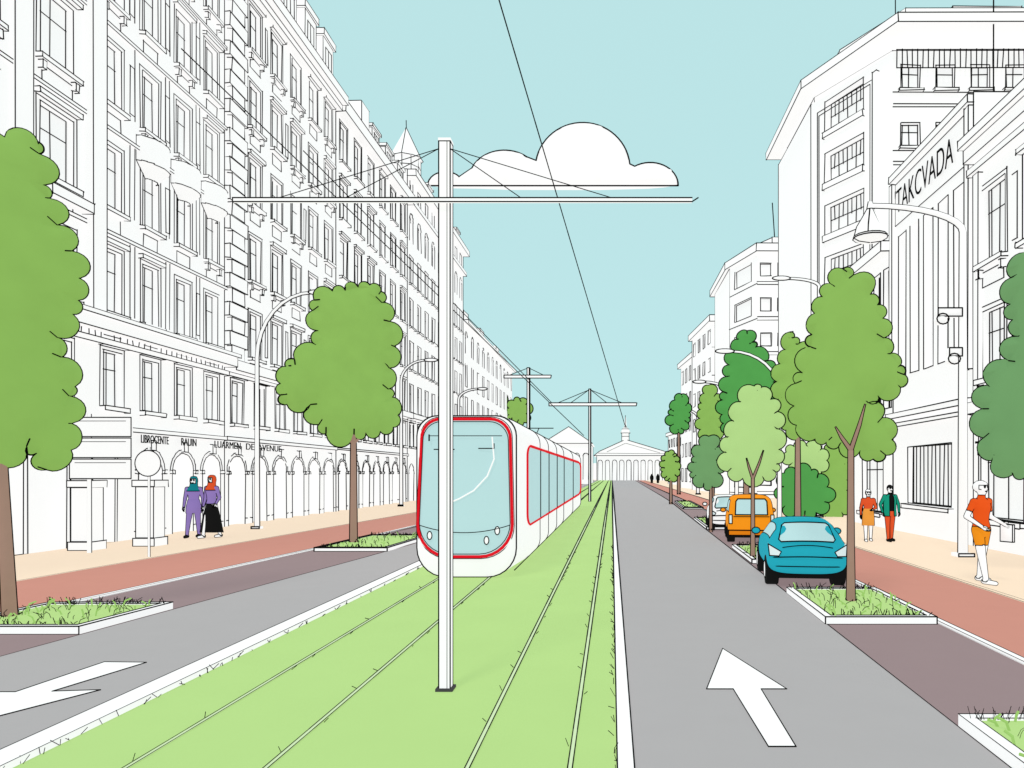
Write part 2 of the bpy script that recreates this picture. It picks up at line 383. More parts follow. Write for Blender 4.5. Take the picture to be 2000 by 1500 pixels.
# ------------------------------------------------------------------ buildings
def V3(p,z): return Vector((p[0],p[1],z))
class Face:
    """one vertical facade: s along, z up, d outwards"""
    def __init__(s,mb,ik,a,b,drop=.04):
        s.mb,s.ik=mb,ik; s.O=Vector((a[0],a[1],0)); t=Vector((b[0]-a[0],b[1]-a[1],0)); s.L=t.length; s.t=t.normalized()
        s.n=Vector((s.t.y,-s.t.x,0)); s.drop=drop
    def P(s,a,z,d=0): return s.O+s.t*a+s.n*d+Vector((0,0,z))
    def q(s,a0,a1,z0,z1,d=0,m=0): s.mb.quad(s.P(a0,z0,d),s.P(a1,z0,d),s.P(a1,z1,d),s.P(a0,z1,d),m)
    def l(s,a0,z0,a1,z1,d=.01,r=None): s.ik.line(s.P(a0,z0,d),s.P(a1,z1,d),r,drop=s.drop)
    def rect(s,a0,a1,z0,z1,d=.01,r=None):
        s.l(a0,z0,a1,z0,d,r);s.l(a1,z0,a1,z1,d,r);s.l(a1,z1,a0,z1,d,r);s.l(a0,z1,a0,z0,d,r)
    def box(s,a0,a1,z0,z1,d0,d1,m=0,ink=True):
        c=[s.P(a0,z0,d0),s.P(a1,z0,d0),s.P(a1,z0,d1),s.P(a0,z0,d1),s.P(a0,z1,d0),s.P(a1,z1,d0),s.P(a1,z1,d1),s.P(a0,z1,d1)]
        s.mb.hexa(c,m)
        if ink:
            for i,j in((2,3),(6,7),(2,6),(3,7),(4,7),(5,6),(0,3),(1,2)): 
                s.ik.line(c[i],c[j],drop=s.drop)
    def row(s,z0,z1,w0,w1,ww,bay,kind='rect',s0=0,s1=None,dep=.22,trim=True,sill=True,mull=True,m=0,panel=False):
        s1=s.L if s1 is None else s1; n=max(1,int(round((s1-s0)/bay))); bay=(s1-s0)/n
        if w0>z0: s.q(s0,s1,z0,w0,0,m)
        if z1>w1: s.q(s0,s1,w1,z1,0,m)
        prev=s0
        for i in range(n):
            c=s0+(i+.5)*bay; a,b=c-ww/2,c+ww/2
            s.q(prev,a,w0,w1,0,m); prev=b
            P=s.P
            s.mb.quad(P(a,w0),P(a,w0,-dep),P(a,w1,-dep),P(a,w1),m); s.mb.quad(P(b,w0),P(b,w0,-dep),P(b,w1,-dep),P(b,w1),m)
            s.mb.quad(P(a,w1),P(b,w1),P(b,w1,-dep),P(a,w1,-dep),m); s.mb.quad(P(a,w0),P(b,w0),P(b,w0,-dep),P(a,w0,-dep),m)
            s.q(a,b,w0,w1,-dep,1)
            if kind=='arch':
                r=ww/2; zs=w1-r; N=10
                arc=[(c+r*math.cos(math.pi*k/N),zs+r*math.sin(math.pi*k/N)) for k in range(N+1)]
                for k in range(N):
                    (x0,q0),(x1,q1)=arc[k],arc[k+1]
                    s.mb.quad(P(x0,q0),P(x0,w1),P(x1,w1),P(x1,q1),m)
                    s.mb.quad(P(x0,q0),P(x1,q1),P(x1,q1,-dep),P(x0,q0,-dep),m)
                    s.l(x0,q0,x1,q1); s.l(x0,q0,x1,q1,-dep+.02)
                    if trim: s.l(c+(x0-c)*1.22,zs+(q0-zs)*1.22,c+(x1-c)*1.22,zs+(q1-zs)*1.22)
                s.l(a,w0,a,zs);s.l(b,w0,b,zs);s.l(a,w0,a,zs,-dep+.02);s.l(b,w0,b,zs,-dep+.02)
                if trim:
                    s.box(a-.14,a-.003,zs-.1,zs+.02,.003,.1); s.box(b+.003,b+.14,zs-.1,zs+.02,.003,.1)
                    s.box(c-.12,c+.12,w1+.05,w1+.4,.003,.12)
                    s.l(a,.25,a-.2,.25); s.l(b,.25,b+.2,.25)
            else:
                s.rect(a,b,w0,w1); s.rect(a+.02,b-.02,w0+.02,w1-.02,-dep+.02)
                if mull:
                    s.l(c,w0,c,w1,-dep+.02); s.l(a,w0+(w1-w0)*.68,b,w0+(w1-w0)*.68,-dep+.02)
                    s.l(a+.14*ww,w0+.05,a+.14*ww,w1-.05,-dep+.02)
                if trim:
                    g=.13; s.rect(a-g,b+g,w0-.02,w1+g)
                    if random.random()<.6: s.box(a-g-.05,b+g+.05,w1+g+.02,w1+g+.16,.003,.16)
                if panel:
                    if w0-z0>.6: s.rect(a+.05,b-.05,z0+.1,w0-.26); 
                    if random.random()<.5: s.box(a-.05,a+.08,w0-.42,w0-.19,.003,.14); s.box(b-.08,b+.05,w0-.42,w0-.19,.003,.14)
                    if random.random()<.5 and i<n-1: s.rect(b+bay*.5-ww*.5-.12,b+bay*.5-ww*.5+.12,w0+.2,w1-.2)
            if sill and kind!='arch': s.box(a-.14,b+.14,w0-.16,w0-.03,.003,.2)
        s.q(prev,s1,w0,w1,0,m)
    def band(s,z0,z1,d=.25,s0=0,s1=None): s.box(s0,s.L if s1 is None else s1,z0,z1,.003,d)
    def dent(s,z0,z1,step,d=.012,s0=0,s1=None):
        a=s0; s1=s1 or s.L
        while a<s1: s.l(a,z0,a,z1,d); a+=step*random.uniform(.9,1.1)
class Building:
    def __init__(s,name,foot,H,r,drop=.04,plain=()):
        s.e=empty(name); s.mb=MB(); s.ik=InkS(r,.8); s.foot=foot; s.H=H; s.drop=drop
        n=len(foot)
        s.mb.add([V3(p,H) for p in foot],[list(range(n))])
        for i in plain:
            a,b=foot[i],foot[(i+1)%n]; s.mb.quad(V3(a,0),V3(b,0),V3(b,H),V3(a,H))
            s.ik.line(V3(a,0),V3(a,H)); s.ik.line(V3(b,0),V3(b,H)); s.ik.line(V3(a,H),V3(b,H))
    def face(s,i): 
        return Face(s.mb,s.ik,s.foot[i],s.foot[(i+1)%len(s.foot)],s.drop)
    def done(s): s.mb.build('walls_and_windows',s.e,[WHITE,PANE]); s.ik.build(s.e); return s.e
def leftb(name,y0,y1,H,r,x=-16,drop=.04): return Building(name,[(x,y0),(x,y1),(x-12,y1),(x-12,y0)],H,r,drop,plain=(1,2,3))
def rightb(name,y0,y1,H,r,x=11,drop=.04): return Building(name,[(x,y1),(x,y0),(x+12,y0),(x+12,y1)],H,r,drop,plain=(1,2,3))
def storeys(f,z,n,h,ww,bay,arch_top=False,**k):
    for i in range(n):
        kind='arch' if (arch_top and i==n-1) else 'rect'
        f.row(z,z+h,z+.55,z+h-.6,ww,bay,kind,**k); z+=h
    return z
def ground_arcade(f,bay,**k):
    f.row(0,3.55,0.0,2.95,bay*.62,bay,'arch',dep=.9,sill=False,**k)
    f.row(3.55,6.5,4.35,6.1,bay*.42,bay,'rect')
# L1 near-left
b=leftb('apartment_building',6,29.6,24.2,.018,drop=.05); f=b.face(0)
bay=2.25; SP=16.0
f.row(0,3.55,0,2.95,1.3,1.9,'arch',s0=SP+1.9,dep=.9,sill=False)
f.row(0,3.55,0,3.0,1.9,3.58,'rect',s0=0,s1=SP+1.9,dep=.7,sill=False,mull=True)
f.row(3.55,6.5,4.35,6.1,1.1,2.67,'rect',s0=0,s1=SP); f.row(3.55,6.5,4.35,6.1,.85,1.9,'rect',s0=SP)
f.band(3.58,3.72,.12); f.band(6.25,6.42,.2); f.band(6.6,6.95,.55); f.band(6.97,7.1,.7); f.dent(6.44,6.6,.3,.16)
z=6.5
for i in range(5):
    f.row(z,z+3.3,z+.85,z+2.85,1.25,2.67,'rect',s0=0,s1=SP,panel=True); f.row(z,z+3.3,z+.85,z+2.85,.86,1.9,'rect',s0=SP,panel=True); z+=3.3
f.q(0,f.L,z,24.2)
for i in range(0,7):
    a=i*SP/6
    if a>.2: f.box(a-.3,a+.3,7.15,23,.003,.16 if i<6 else .3)
for i in (1,2,3):
    a=SP+1.9*i
    for k in range(5): f.l(a-.12,7.4+3.3*k,a-.12,9.9+3.3*k); f.l(a+.12,7.4+3.3*k,a+.12,9.9+3.3*k)
for a in (SP-3,SP-5.5,SP-8):
    f.box(a-.2,a+.2,5.2,6.22,.003,.3); f.box(a-.16,a+.16,4.6,5.19,.003,.18)
for zz in (9.85,13.15,16.45,19.75): f.band(zz-.06,zz+.06,.1)
f.band(23,23.3,.4); f.band(23.32,23.8,.8)
def balcony(f,c,z,w=.85,d=.8,h=.95):
    N=10; 
    P=lambda k,zz,s=1: f.P(c+w*s*math.cos(math.pi*k/N),zz,.003+d*s*math.sin(math.pi*k/N))
    for k in range(N):
        f.mb.quad(P(k,z),P(k+1,z),P(k+1,z+h),P(k,z+h)); f.mb.quad(P(k,z-.45,.4),P(k+1,z-.45,.4),P(k+1,z),P(k,z))
        f.mb.add([P(k,z+h),P(k+1,z+h),f.P(c,z+h,.003)],[(0,1,2)]); 
        f.ik.line(P(k,z),P(k+1,z)); f.ik.line(P(k,z+h),P(k+1,z+h)); f.ik.line(P(k,z-.45,.4),P(k+1,z-.45,.4))
    for k in (0,N): f.ik.line(P(k,z),P(k,z+h)); f.ik.line(P(k,z-.45,.4),P(k,z))
for i in (1,2,3): balcony(f,SP+1.9*(i+.5),12.75,.74,.5,.85)
f.box(SP-2.2,SP-.6,9.95,10.25,.2,.55)
b.done()
# L2
b=leftb('apartment_building',29.6,41.5,24.0,.023); f=b.face(0)
f.row(0,3.55,0,2.95,1.35,2.0,'arch',s0=0,dep=.9,sill=False)
f.row(3.55,6.5,4.35,6.1,.85,2.0,s0=0)
f.band(3.58,3.72,.12); f.band(6.25,6.4,.2);f.band(6.5,6.9,.5); 
z=6.5
for i in range(5):
    f.row(z,z+3.4,z+.85,z+2.85,1.0,bay,s0=1.5,panel=True); f.q(0,1.5,z,z+3.4); z+=3.4
f.q(0,f.L,z,24.0)
k=0
zz=6.95
while zz<23:
    f.box(.02 if k%2 else .2,1.45 if k%2 else 1.2,zz,zz+.56,.003,.22); zz+=.6;k+=1
f.band(23.2,23.5,.4); f.band(23.52,24,.75)
def mansard(b,f,z,h,setb=1.0,n=4,s0=0,s1=None,dr=None):
    s1=f.L if s1 is None else s1
    P=f.P; f.mb.hexa([P(s0,z,-.1),P(s1,z,-.1),P(s1,z,-9),P(s0,z,-9),P(s0,z+h,-setb),P(s1,z+h,-setb),P(s1,z+h,-8),P(s0,z+h,-8)])
    f.ik.line(P(s0,z+h,-setb),P(s1,z+h,-setb)); f.ik.line(P(s0,z,-.1),P(s0,z+h,-setb)); f.ik.line(P(s1,z,-.1),P(s1,z+h,-setb)); f.ik.line(P(s0,z+h,-setb),P(s0,z+h,-8))
    for i in range(n):
        c=s0+(i+.5)*(s1-s0)/n
        f.box(c-.7,c+.7,z+.003,z+h*.8,-2,.05); f.rect(c-.4,c+.4,z+.3,z+h*.65,.07); f.l(c,z+.3,c,z+h*.65,.07)
        f.box(c-.85,c+.85,z+h*.8+.003,z+h*.92,-2,.15)
mansard(b,f,24.003,3.0,n=5); f.box(1,2.2,26.9,28.6,-3.5,-2.2); f.box(8,9.4,26.9,28.4,-3.5,-2.2); b.done()
# L3
b=leftb('apartment_building',41.5,56,24.0,.030); f=b.face(0)
ground_arcade(f,2.1); f.band(3.58,3.72,.12); f.band(6.5,6.9,.5)
z=storeys(f,6.5,5,3.4,1.05,bay); f.q(0,f.L,z,24); f.band(23.2,23.9,.6)
mansard(b,f,24.003,1.6,s0=5.5,s1=14,n=3); f.box(4.6,6.0,24.003,26.2,-1.5,-.1); f.box(9,10,25.7,27.3,-3,-2); b.done()
# L4 + turret
b=leftb('apartment_building',56,77,26,.034); f=b.face(0)
ground_arcade(f,2.4,trim=False); f.band(6.5,6.9,.5)
z=storeys(f,6.5,5,3.4,1.1,2.3,trim=False,sill=True,arch_top=True); f.row(z,26,z+.6,z+1.9,.9,2.3,trim=False,sill=False,mull=False); f.band(23.4,23.8,.4); f.band(25.5,26,.7)
def turret(f,c,z,r=1.2,h=2,hc=3,d=-1.3):
    N=10; P=lambda k,zz,q=1: f.P(c+r*q*math.cos(2*math.pi*k/N),zz,d+r*q*math.sin(2*math.pi*k/N))
    for k in range(N):
        f.mb.quad(P(k,z),P(k+1,z),P(k+1,z+h),P(k,z+h)); f.mb.add([P(k,z+h,1.15),P(k+1,z+h,1.15),f.P(c,z+h+hc,d)],[(0,1,2)])
        f.ik.line(P(k,z+h,1.15),P(k+1,z+h,1.15)); f.ik.line(P(k,z),P(k,z+h)); f.ik.line(P(k,z+h*.5),P(k+1,z+h*.5))
    for k in (0,3,5,8): f.ik.line(P(k,z+h,1.15),f.P(c,z+h+hc,d))
    f.ik.line(f.P(c,z+h+hc,d),f.P(c,z+h+hc+.6,d))
turret(f,1.8,26,1.15,1.5,2.6,-.6)
mansard(b,f,26.003,1.5,s0=5,s1=20,n=4); f.box(10,11,27.3,28.4,-3.5,-2.5)
b.done()
# L5
b=leftb('apartment_building',77,115,18.6,.042,x=-16,drop=.15); f=b.face(0)
f.row(0,4,0,3.2,1.6,2.9,'arch',dep=.6,trim=False); z=storeys(f,4,4,3.6,1.2,3.4,arch_top=True,trim=False,sill=False,mull=False); f.band(z+.003,z+.35,.6); f.band(4.0,4.3,.4)
mansard(b,f,18.6,1.4,n=0); 
for c in(3,13,25): f.box(c-1.2,c+1.2,18.61,20.2,-3,-.3)
b.done()
# R1
b=rightb('shop_building',6,21.8,12.2,.019); f=b.face(0)
f.row(0,4.2,.9,3.3,2.2,3.4,sill=True); f.band(4.0,4.35,.25); f.row(4.2,7.6,5.0,7.0,1.2,2.3,panel=True); f.row(7.6,11.3,8.4,10.6,1.25,2.3,panel=True); f.q(0,f.L,11.3,12.2)
f.band(11.2,11.4,.2); f.band(11.6,12.0,.3); f.band(12.02,12.3,.48)
for a in (.25,3.0,5.3): f.box(a,a+.3,4.4,11.15,.003,.14)
b.done()
# R2
b=rightb('cinema_building',21.8,28,13.8,.021); f=b.face(0)
f.row(0,4.2,1.1,3.2,3.4,6.2,mull=False,trim=False); 
for k in range(12): f.l(1.4+3.4*k/11,1.1,1.4+3.4*k/11,3.2,-.18)
f.band(4.0,4.15,.12); f.band(4.3,4.5,.3); f.q(0,f.L,4.2,5.4)
f.row(5.4,11.6,5.9,11.3,.75,1.05,trim=False,sill=False,mull=False,dep=.35,s0=.3,s1=5.9); f.q(0,.3,5.4,11.6); f.q(5.9,6.2,5.4,11.6); f.q(0,f.L,11.6,13.8)
for i in range(5):
    c=.3+(i+.5)*5.6/5
    for zz in(7.1,8.7,10.1): f.l(c-.37,zz,c+.37,zz,-.33)
    f.l(c,5.9,c,11.3,-.33)
f.rect(.25,5.95,11.75,13.35,.012); f.band(13.5,13.75,.18); f.box(5.95,6.2,5.4,13.4,.003,.16); f.box(0,.25,5.4,13.4,.003,.16)
b.done()
b=rightb('shop_building',28,32.5,11.4,.025); f=b.face(0)
f.row(0,4,0.6,3.2,2.4,4.5,trim=False); z=4
for i in range(2): f.row(z,z+3.5,z+.8,z+2.9,.8,1.1,trim=False,sill=False); z+=3.5
f.q(0,f.L,z,11.4); f.band(10.9,11.3,.5); f.band(4.0,4.3,.3); b.done()
# R3 tower
H=24.6
b=Building('office_tower',[(12.1,43.5),(14.9,38),(26,38),(26,52),(12.1,52)],H,.032,.03,plain=(2,3,4)); f=b.face(0)
z=0
for i in range(8):
    z1=z+3.07; f.row(z,z1,z+.9,z1-.35,3.0,6,s0=.9,s1=4.4,dep=.5,trim=False,mull=False,sill=False)
    f.q(0,.9,z,z1); f.q(4.4,f.L,z,z1)
    for k in range(1,9): f.l(1.15+3*k/9,z+.95+(.9 if k%2 else 0),1.15+3*k/9,z1-.4,-.47)
    f.l(1.15,z+1.9,4.15,z+1.9,-.47); f.box(1.1,4.2,z+.55,z+.9,.003,.14); z=z1
f.rect(.7,4.6,6,23.6,.012); f.rect(.55,4.75,6,23.8,.012); f.box(4.95,5.25,4,24,.003,.2)
g=b.face(1); z=0
for i in range(8):
    z1=z+3.07; g.row(z,z1,z+1.1,z1-.7,1.0,1.9,trim=False,sill=True,mull=True); g.l(0,z+.15,g.L,z+.15); g.l(0,z+.3,g.L,z+.3); g.l(0,z+.9,g.L,z+.9); z=z1
def slab(b,pts,z0,z1):
    n=len(pts); b.mb.loft([[V3(p,z0) for p in pts],[V3(p,z1) for p in pts]],0)
    for i in range(n):
        a,c=pts[i],pts[(i+1)%n]; b.ik.line(V3(a,z0),V3(c,z0)); b.ik.line(V3(a,z1),V3(c,z1)); b.ik.line(V3(a,z0),V3(a,z1))
slab(b,[(12.5,44.2),(15.4,39.3),(26,39.3),(26,51),(12.5,51)],H+.003,25.4)
slab(b,[(11.4,43.2),(14.7,36.8),(27,36.8),(27,53),(11.4,53)],25.403,25.9)
slab(b,[(14.0,44),(16.4,40),(26,40),(26,51),(14.0,51)],25.903,28.2)
slab(b,[(20,42),(24,42),(24,46),(20,46)],28.203,29.6)
k=15.0
while k<26: b.ik.line((k,37.75,23.6),(k,37.75,24.55)); k+=.28
b.ik.line((15,37.75,24.55),(26,37.75,24.55)); b.ik.line((15,37.75,23.6),(26,37.75,23.6))
g2=Face(b.mb,b.ik,(16.4,40),(26,40)); 
for a in(.5,2.6,4.4,6.2,8): g2.rect(a,a+1.1,26.3,27.8,.02); g2.rect(a+.15,a+.95,26.4,27.6,.02)
b.ik.line((16.0,40.5,28.2),(16.0,40.5,31.5)); b.ik.line((19.7,37,20),(19.7,37,33),.04)
b.done()
# R4
b=Building('office_building',[(11.5,70),(13.2,65),(21,65),(21,80),(11.5,80)],22.2,.044,.05,plain=(2,3,4)); f=b.face(0); g=b.face(1)
z=0
for i in range(7):
    z1=z+3.17; f.row(z,z1,z+.9,z1-.6,3.2,5,trim=False,mull=False,sill=False); g.row(z,z1,z+1.1,z1-.9,1.0,1.6,trim=False,sill=False,mull=False); f.l(0,z+.4,f.L,z+.4); g.l(0,z+.3,g.L,z+.3); g.l(0,z+.6,g.L,z+.6); z=z1
slab(b,[(11.1,70.3),(13,64.4),(22,64.4),(22,81),(11.1,81)],22.203,22.9); slab(b,[(13.5,70),(15,67),(21,67),(21,78),(13.5,78)],22.903,24.3)
b.ik.line((15.2,67,24.3),(15.0,67,27.5),.05); b.done()
for nm,(x,y,w,h,r) in (('office_building',(10.9,85,7,20.2,.05)),('office_building',(10.8,100,6,18.6,.055)),('office_building',(12.0,140,10,10,.07))):
    b=Building(nm,[(x-.0,y+12),(x+1.0,y),(x+1+w,y),(x+1+w,y+12)],h,r,.06,plain=(2,3)); f=b.face(0); g=b.face(1); n=int(h/3.3); z=0
    for i in range(n):
        z1=z+h/n; f.row(z,z1,z+1,z1-.7,1.3,3,trim=False,mull=False,sill=False); g.row(z,z1,z+1,z1-.8,1.2,2.2,trim=False,mull=False,sill=False); g.l(0,z+.4,g.L,z+.4); z=z1
    slab(b,[(x-.5,y+12.4),(x+.6,y-.5),(x+1.5+w,y-.5),(x+1.5+w,y+12.5)],h+.003,h+.7); b.done()
# station
def station():
    b=Building('railway_station',[(20.5,232),(20.5,250),(-4.9,250),(-4.9,232)],8.0,.09,.0,plain=(0,1,2))
    f=Face(b.mb,b.ik,(-4.9,232),(20.5,232),0)
    f.row(0,8.0,0,6.6,1.5,2.31,'arch',dep=.8,trim=False,sill=False)
    roof=[(-5.8,8.0),(21.4,8.0),(19.0,8.8),(4.4,13.2),(-4.0,9.4)]
    b.mb.loft([[(x,231,z) for x,z in roof],[(x,251,z) for x,z in roof]])
    b.ik.poly([(x,230.9,z) for x,z in roof],True,.11)
    b.ik.poly([(-1.6,230.9,9.2),(4.4,230.9,12.0),(15.5,230.9,8.9)],False,.06)
    b.ik.line((-4.4,230.9,8.8),(19.0,230.9,8.6),.06)
    N=10
    rg=lambda r,z:[(4.4+r*math.cos(2*math.pi*i/N),231.8+r*math.sin(2*math.pi*i/N),z) for i in range(N)]
    b.mb.loft([rg(1.2,12.0),rg(1.2,15.3),rg(1.6,15.4),rg(1.1,16.6),rg(.4,17.4),rg(.15,20.5)])
    for z,r in((14.2,1.2),(15.3,1.5),(16.6,1.1)): b.ik.poly(rg(r+.05,z),True)
    for s in(-1,1): b.ik.line((4.4+s*1.2,231.2,12.4),(4.4+s*1.2,231.2,15.3)); b.ik.line((4.4+s*1.5,231.2,15.4),(4.4,231.2,17.8))
    b.ik.line((4.4,231.3,17.0),(4.4,231.3,21)); b.done()
station()
b=Building('station_annex',[(-4.5,150),(-4.5,170),(-14,170),(-14,150)],8.5,.07,.0,plain=(0,1,2)); f=Face(b.mb,b.ik,(-14,150),(-4.5,150),0)
f.row(0,8.5,1,6.5,1.2,2.1,'arch',trim=False,sill=False); b.mb.loft([[(-14.6,149.5,8.5),(-4,149.5,8.5),(-9,149.5,12)],[(-14.6,170,8.5),(-4,170,8.5),(-9,170,12)]]); b.ik.poly([(-14.6,149.4,8.5),(-4,149.4,8.5),(-9,149.4,12)],True); b.done()
b=Building('city_block',[(120,262),(120,275),(-90,275),(-90,262)],6.0,.09,.0,plain=(0,1,2)); f=Face(b.mb,b.ik,(-90,262),(120,262)); f.row(0,6.0,1.2,4.5,1.6,4.2,trim=False,mull=False,sill=False); b.done()
# ------------------------------------------------------------------ lettering
def text(body,parent,loc,xd,nd,size,length,name='lettering',bold=.012):
    cu=bpy.data.curves.new(name,'FONT'); cu.body=body; cu.size=size; cu.extrude=.01; cu.offset=bold*size; ob=bpy.data.objects.new(name,cu); scene.collection.objects.link(ob)
    me=evaluated(ob); bpy.data.objects.remove(ob); me.materials.clear(); me.materials.append(INK)
    xs=[v.co.x for v in me.vertices]; sx=length/(max(xs)-min(xs))
    o=bpy.data.objects.new(name,me); scene.collection.objects.link(o); xd=Vector(xd);nd=Vector(nd);yd=nd.cross(xd)
    o.matrix_world=Matrix([[xd.x*sx,yd.x,nd.x,loc[0]],[xd.y*sx,yd.y,nd.y,loc[1]],[xd.z*sx,yd.z,nd.z,loc[2]],[0,0,0,1]]); o.parent=parent; return o
s=empty('shop_sign')
for t,y,L in(('LIBROCENTE',24.1,1.5),('RAUIN',26.35,.95),('LUARMEN',28.55,2.0),('DEI AVENUE',31.0,3.3)):
    text(t,s,(-15.84,y,3.24),(0,1,0),(1,0,0),.40,L,bold=0)
s=empty('cinema_sign'); text("'TAKCVADA",s,(10.92,27.7,12.15),(0,-1,0),(-1,0,0),1.3,4.7,bold=-.012)
s=empty('shop_sign'); text('TIUS',s,(10.9,21.5,2.75),(0,-1,0),(-1,0,0),.6,1.1)
# ------------------------------------------------------------------ street furniture
def lamp(x,D,zt,reach,base=.09,bell=False,up=None,extra=False):
    e=empty('street_lamp'); mb=MB(); ik=InkS(.001*D,0); r=base
    zs=up or zt*.72; pts=[(x,D,0),(x,D,zs*.5),(x,D,zs)]; rs=[r,r*.85,r*.7]
    for k in range(1,9):
        a=math.pi/2*k/8; pts.append((x+reach*(1-math.cos(a)),D,zs+(zt-zs)*math.sin(a))); rs.append(r*(.7-.03*k))
    outline_tube(mb,ik,pts,rs,8,.0009*D)
    lx=x+reach; s=1 if reach>0 else -1
    if bell:
        z0=zt+.05; prof=[(.05,.05),(.09,-.15),(.2,-.35),(.36,-.62),(.42,-.85),(.44,-.9),(.3,-.98),(.02,-1.02)]
        rings=[[(lx+q*math.cos(2*math.pi*i/14),D+q*math.sin(2*math.pi*i/14),z0+zz) for i in range(14)] for q,zz in prof]
        mb.loft(rings); 
        for sg in(-1,1): ik.poly([(lx+sg*q,D,z0+zz) for q,zz in prof])
        ik.poly(rings[1],True); ik.poly(rings[4],True); ik.poly(rings[5],True)
        for sg in(-.45,.3): ik.poly([(lx+sg*q,D-q*.88,z0+zz) for q,zz in prof[1:5]])
    else:
        ellipsoid(mb,(lx+s*.3,D,zt),(.45,.16,.1)); ik.poly([(lx+s*.3+.45*math.cos(2*math.pi*i/14),D-.05,zt+.1*math.sin(2*math.pi*i/14)) for i in range(14)],True)
    if extra:
        for zz,q in((6.35,.6),(5.3,.3)):
            mb.box((x-q-.1,D-.1,zz),(x-.06,D+.1,zz+.22)); ik.poly([(x-q-.1,D-.11,zz),(x-.06,D-.11,zz),(x-.06,D-.11,zz+.22),(x-q-.1,D-.11,zz+.22)],True)
            ellipsoid(mb,(x-q,D,zz-.08),(.16,.16,.14)); ik.poly([(x-q+.16*math.cos(2*math.pi*i/12),D-.17,zz-.08+.14*math.sin(2*math.pi*i/12)) for i in range(12)],True)
    mb.box((x-r*1.6,D-r*1.6,0.005),(x+r*1.6,D+r*1.6,.1)); ik.poly([(x-r*1.6,D-r*1.65,.02),(x+r*1.6,D-r*1.65,.02),(x+r*1.6,D-r*1.65,.1),(x-r*1.6,D-r*1.65,.1)],True)
    mb.build('pole_and_head',e,[WHITE],True); ik.build(e)
lamp(-14.1,28.5,9.4,2.2,.1,up=6.8); lamp(9.3,19,9.3,-2.45,.13,bell=True,up=8.6,extra=True)
lamp(-14.1,48,9.8,1.7,.1,up=8.4); lamp(-14.1,66,10,1.9,.12,up=9)
lamp(7.95,34,8,-2.3,.1,up=6); lamp(8.7,50,8.6,-2.3,.12,up=7); lamp(10.4,36,12.0,-1.6,.1,up=11.6); lamp(9,75,9,-2,.14,up=8)
def traffic_sign():
    e=empty('traffic_sign'); mb=MB(); ik=InkS(.014,0); x,D,z,r=-12.2,18.9,2.47,.34
    c=lambda y,q=1:[(x+r*q*math.cos(2*math.pi*i/28),y,z+r*q*math.sin(2*math.pi*i/28)) for i in range(28)]
    mb.loft([c(D-.05),c(D-.02)]); outline_tube(mb,ik,[(x,D,0),(x,D,2.9)],[.028,.028],8,.010); ik.poly(c(D-.055),True); mb.build('disc_and_pole',e,[WHITE]); ik.build(e)
traffic_sign()
def dsign():
    e=empty('direction_sign'); mb=MB(); ik=InkS(.016,0); D=19.9
    outline_tube(mb,ik,[(-14.5,D,0),(-14.5,D,3.85)],[.06,.05],8,.014)
    for z0,z1 in((3.22,3.75),(2.64,3.18),(2.06,2.6)):
        mb.box((-14.95,D-.14,z0),(-13.25,D-.07,z1)); ik.poly([(-14.95,D-.145,z0),(-13.25,D-.145,z0),(-13.25,D-.145,z1),(-14.95,D-.145,z1)],True)
        ik.line((-14.8,D-.145,z1-.1),(-13.4,D-.145,z1-.1),.009)
    mb.build('panels_and_post',e,[WHITE]); ik.build(e)
dsign()
for x,D in((-15.15,20.7),(-14.1,21.9)):
    e=empty('stone_pillar'); mb=MB(); ik=InkS(.016,.5); w=.27; zt=2.0
    for a,b,q in((0,.25,1.2),(.25,zt-.2,1),(zt-.2,zt,1.25)):
        mb.box((x-w*q,D-w*q,a+.003),(x+w*q,D+w*q,b)); 
        ik.poly([(x-w*q,D-w*q,a+.01),(x+w*q,D-w*q,a+.01),(x+w*q,D-w*q,b),(x-w*q,D-w*q,b)],True); ik.line((x+w*q,D-w*q,b),(x+w*q,D+w*q,b)); ik.line((x+w*q,D+w*q,a),(x+w*q,D+w*q,b))
    mb.build('shaft',e,[WHITE]); ik.build(e)
def catenary(x,D,zt,xl,xr,za,w,stays,ir):
    e=empty('catenary_pole'); mb=MB(); ik=InkS(ir,0); h=w/2
    mb.box((x-h,D-h,.02),(x+h,D+h,zt))
    ik.line((x-h,D-h,.02),(x-h,D-h,zt));ik.line((x+h,D-h,.02),(x+h,D-h,zt));ik.line((x+h,D+h,.02),(x+h,D+h,zt))
    ik.poly([(x-h,D-h,zt),(x+h,D-h,zt),(x+h,D+h,zt),(x-h,D+h,zt)],True)
    ik.line((x+h*.45,D-h-.001,.02),(x+h*.45,D-h-.001,zt),ir*.5)
    mb.box((x-h*1.5,D-h*1.5,.018),(x+h*1.5,D+h*1.5,.045),1)
    mb.box((x-h*1.1,D-h*1.1,zt+.003),(x+h*1.1,D+h*1.1,zt+.03))
    yb=D-h-.03
    mb.box((xl,yb-.02,za-ir*3),(xr,yb+.02,za+ir*3),0)
    for dz in(-3,3): ik.line((xl,yb-.022,za+dz*ir),(xr,yb-.022,za+dz*ir))
    ik.line((xr,yb-.02,za-3*ir),(xr+.06,yb-.02,za+3*ir)); ik.line((xl,yb-.02,za-3*ir),(xl,yb-.02,za+3*ir))
    for sx in stays: ik.line((x+(h if sx>x else -h),D-h,zt-.08),(sx,yb,za+3*ir),ir*.7)
    mb.build('mast_and_arm',e,[WHITE,M('mast_base_grey',(70,70,70))]); ik.build(e,'stays_and_outline')
catenary(-1.68,7.25,5.54,-3.78,.80,4.93,.115,[-3.35,-2.67,-.9,.02],.0066)
catenary(-1.72,56,8.8,-4.9,1.9,7.6,.16,[-4.2,-3.2,-.4,.8],.04)
catenary(-9.3,80,14,-12,-6.8,13.0,.3,[-11.4,-7.6],.055)
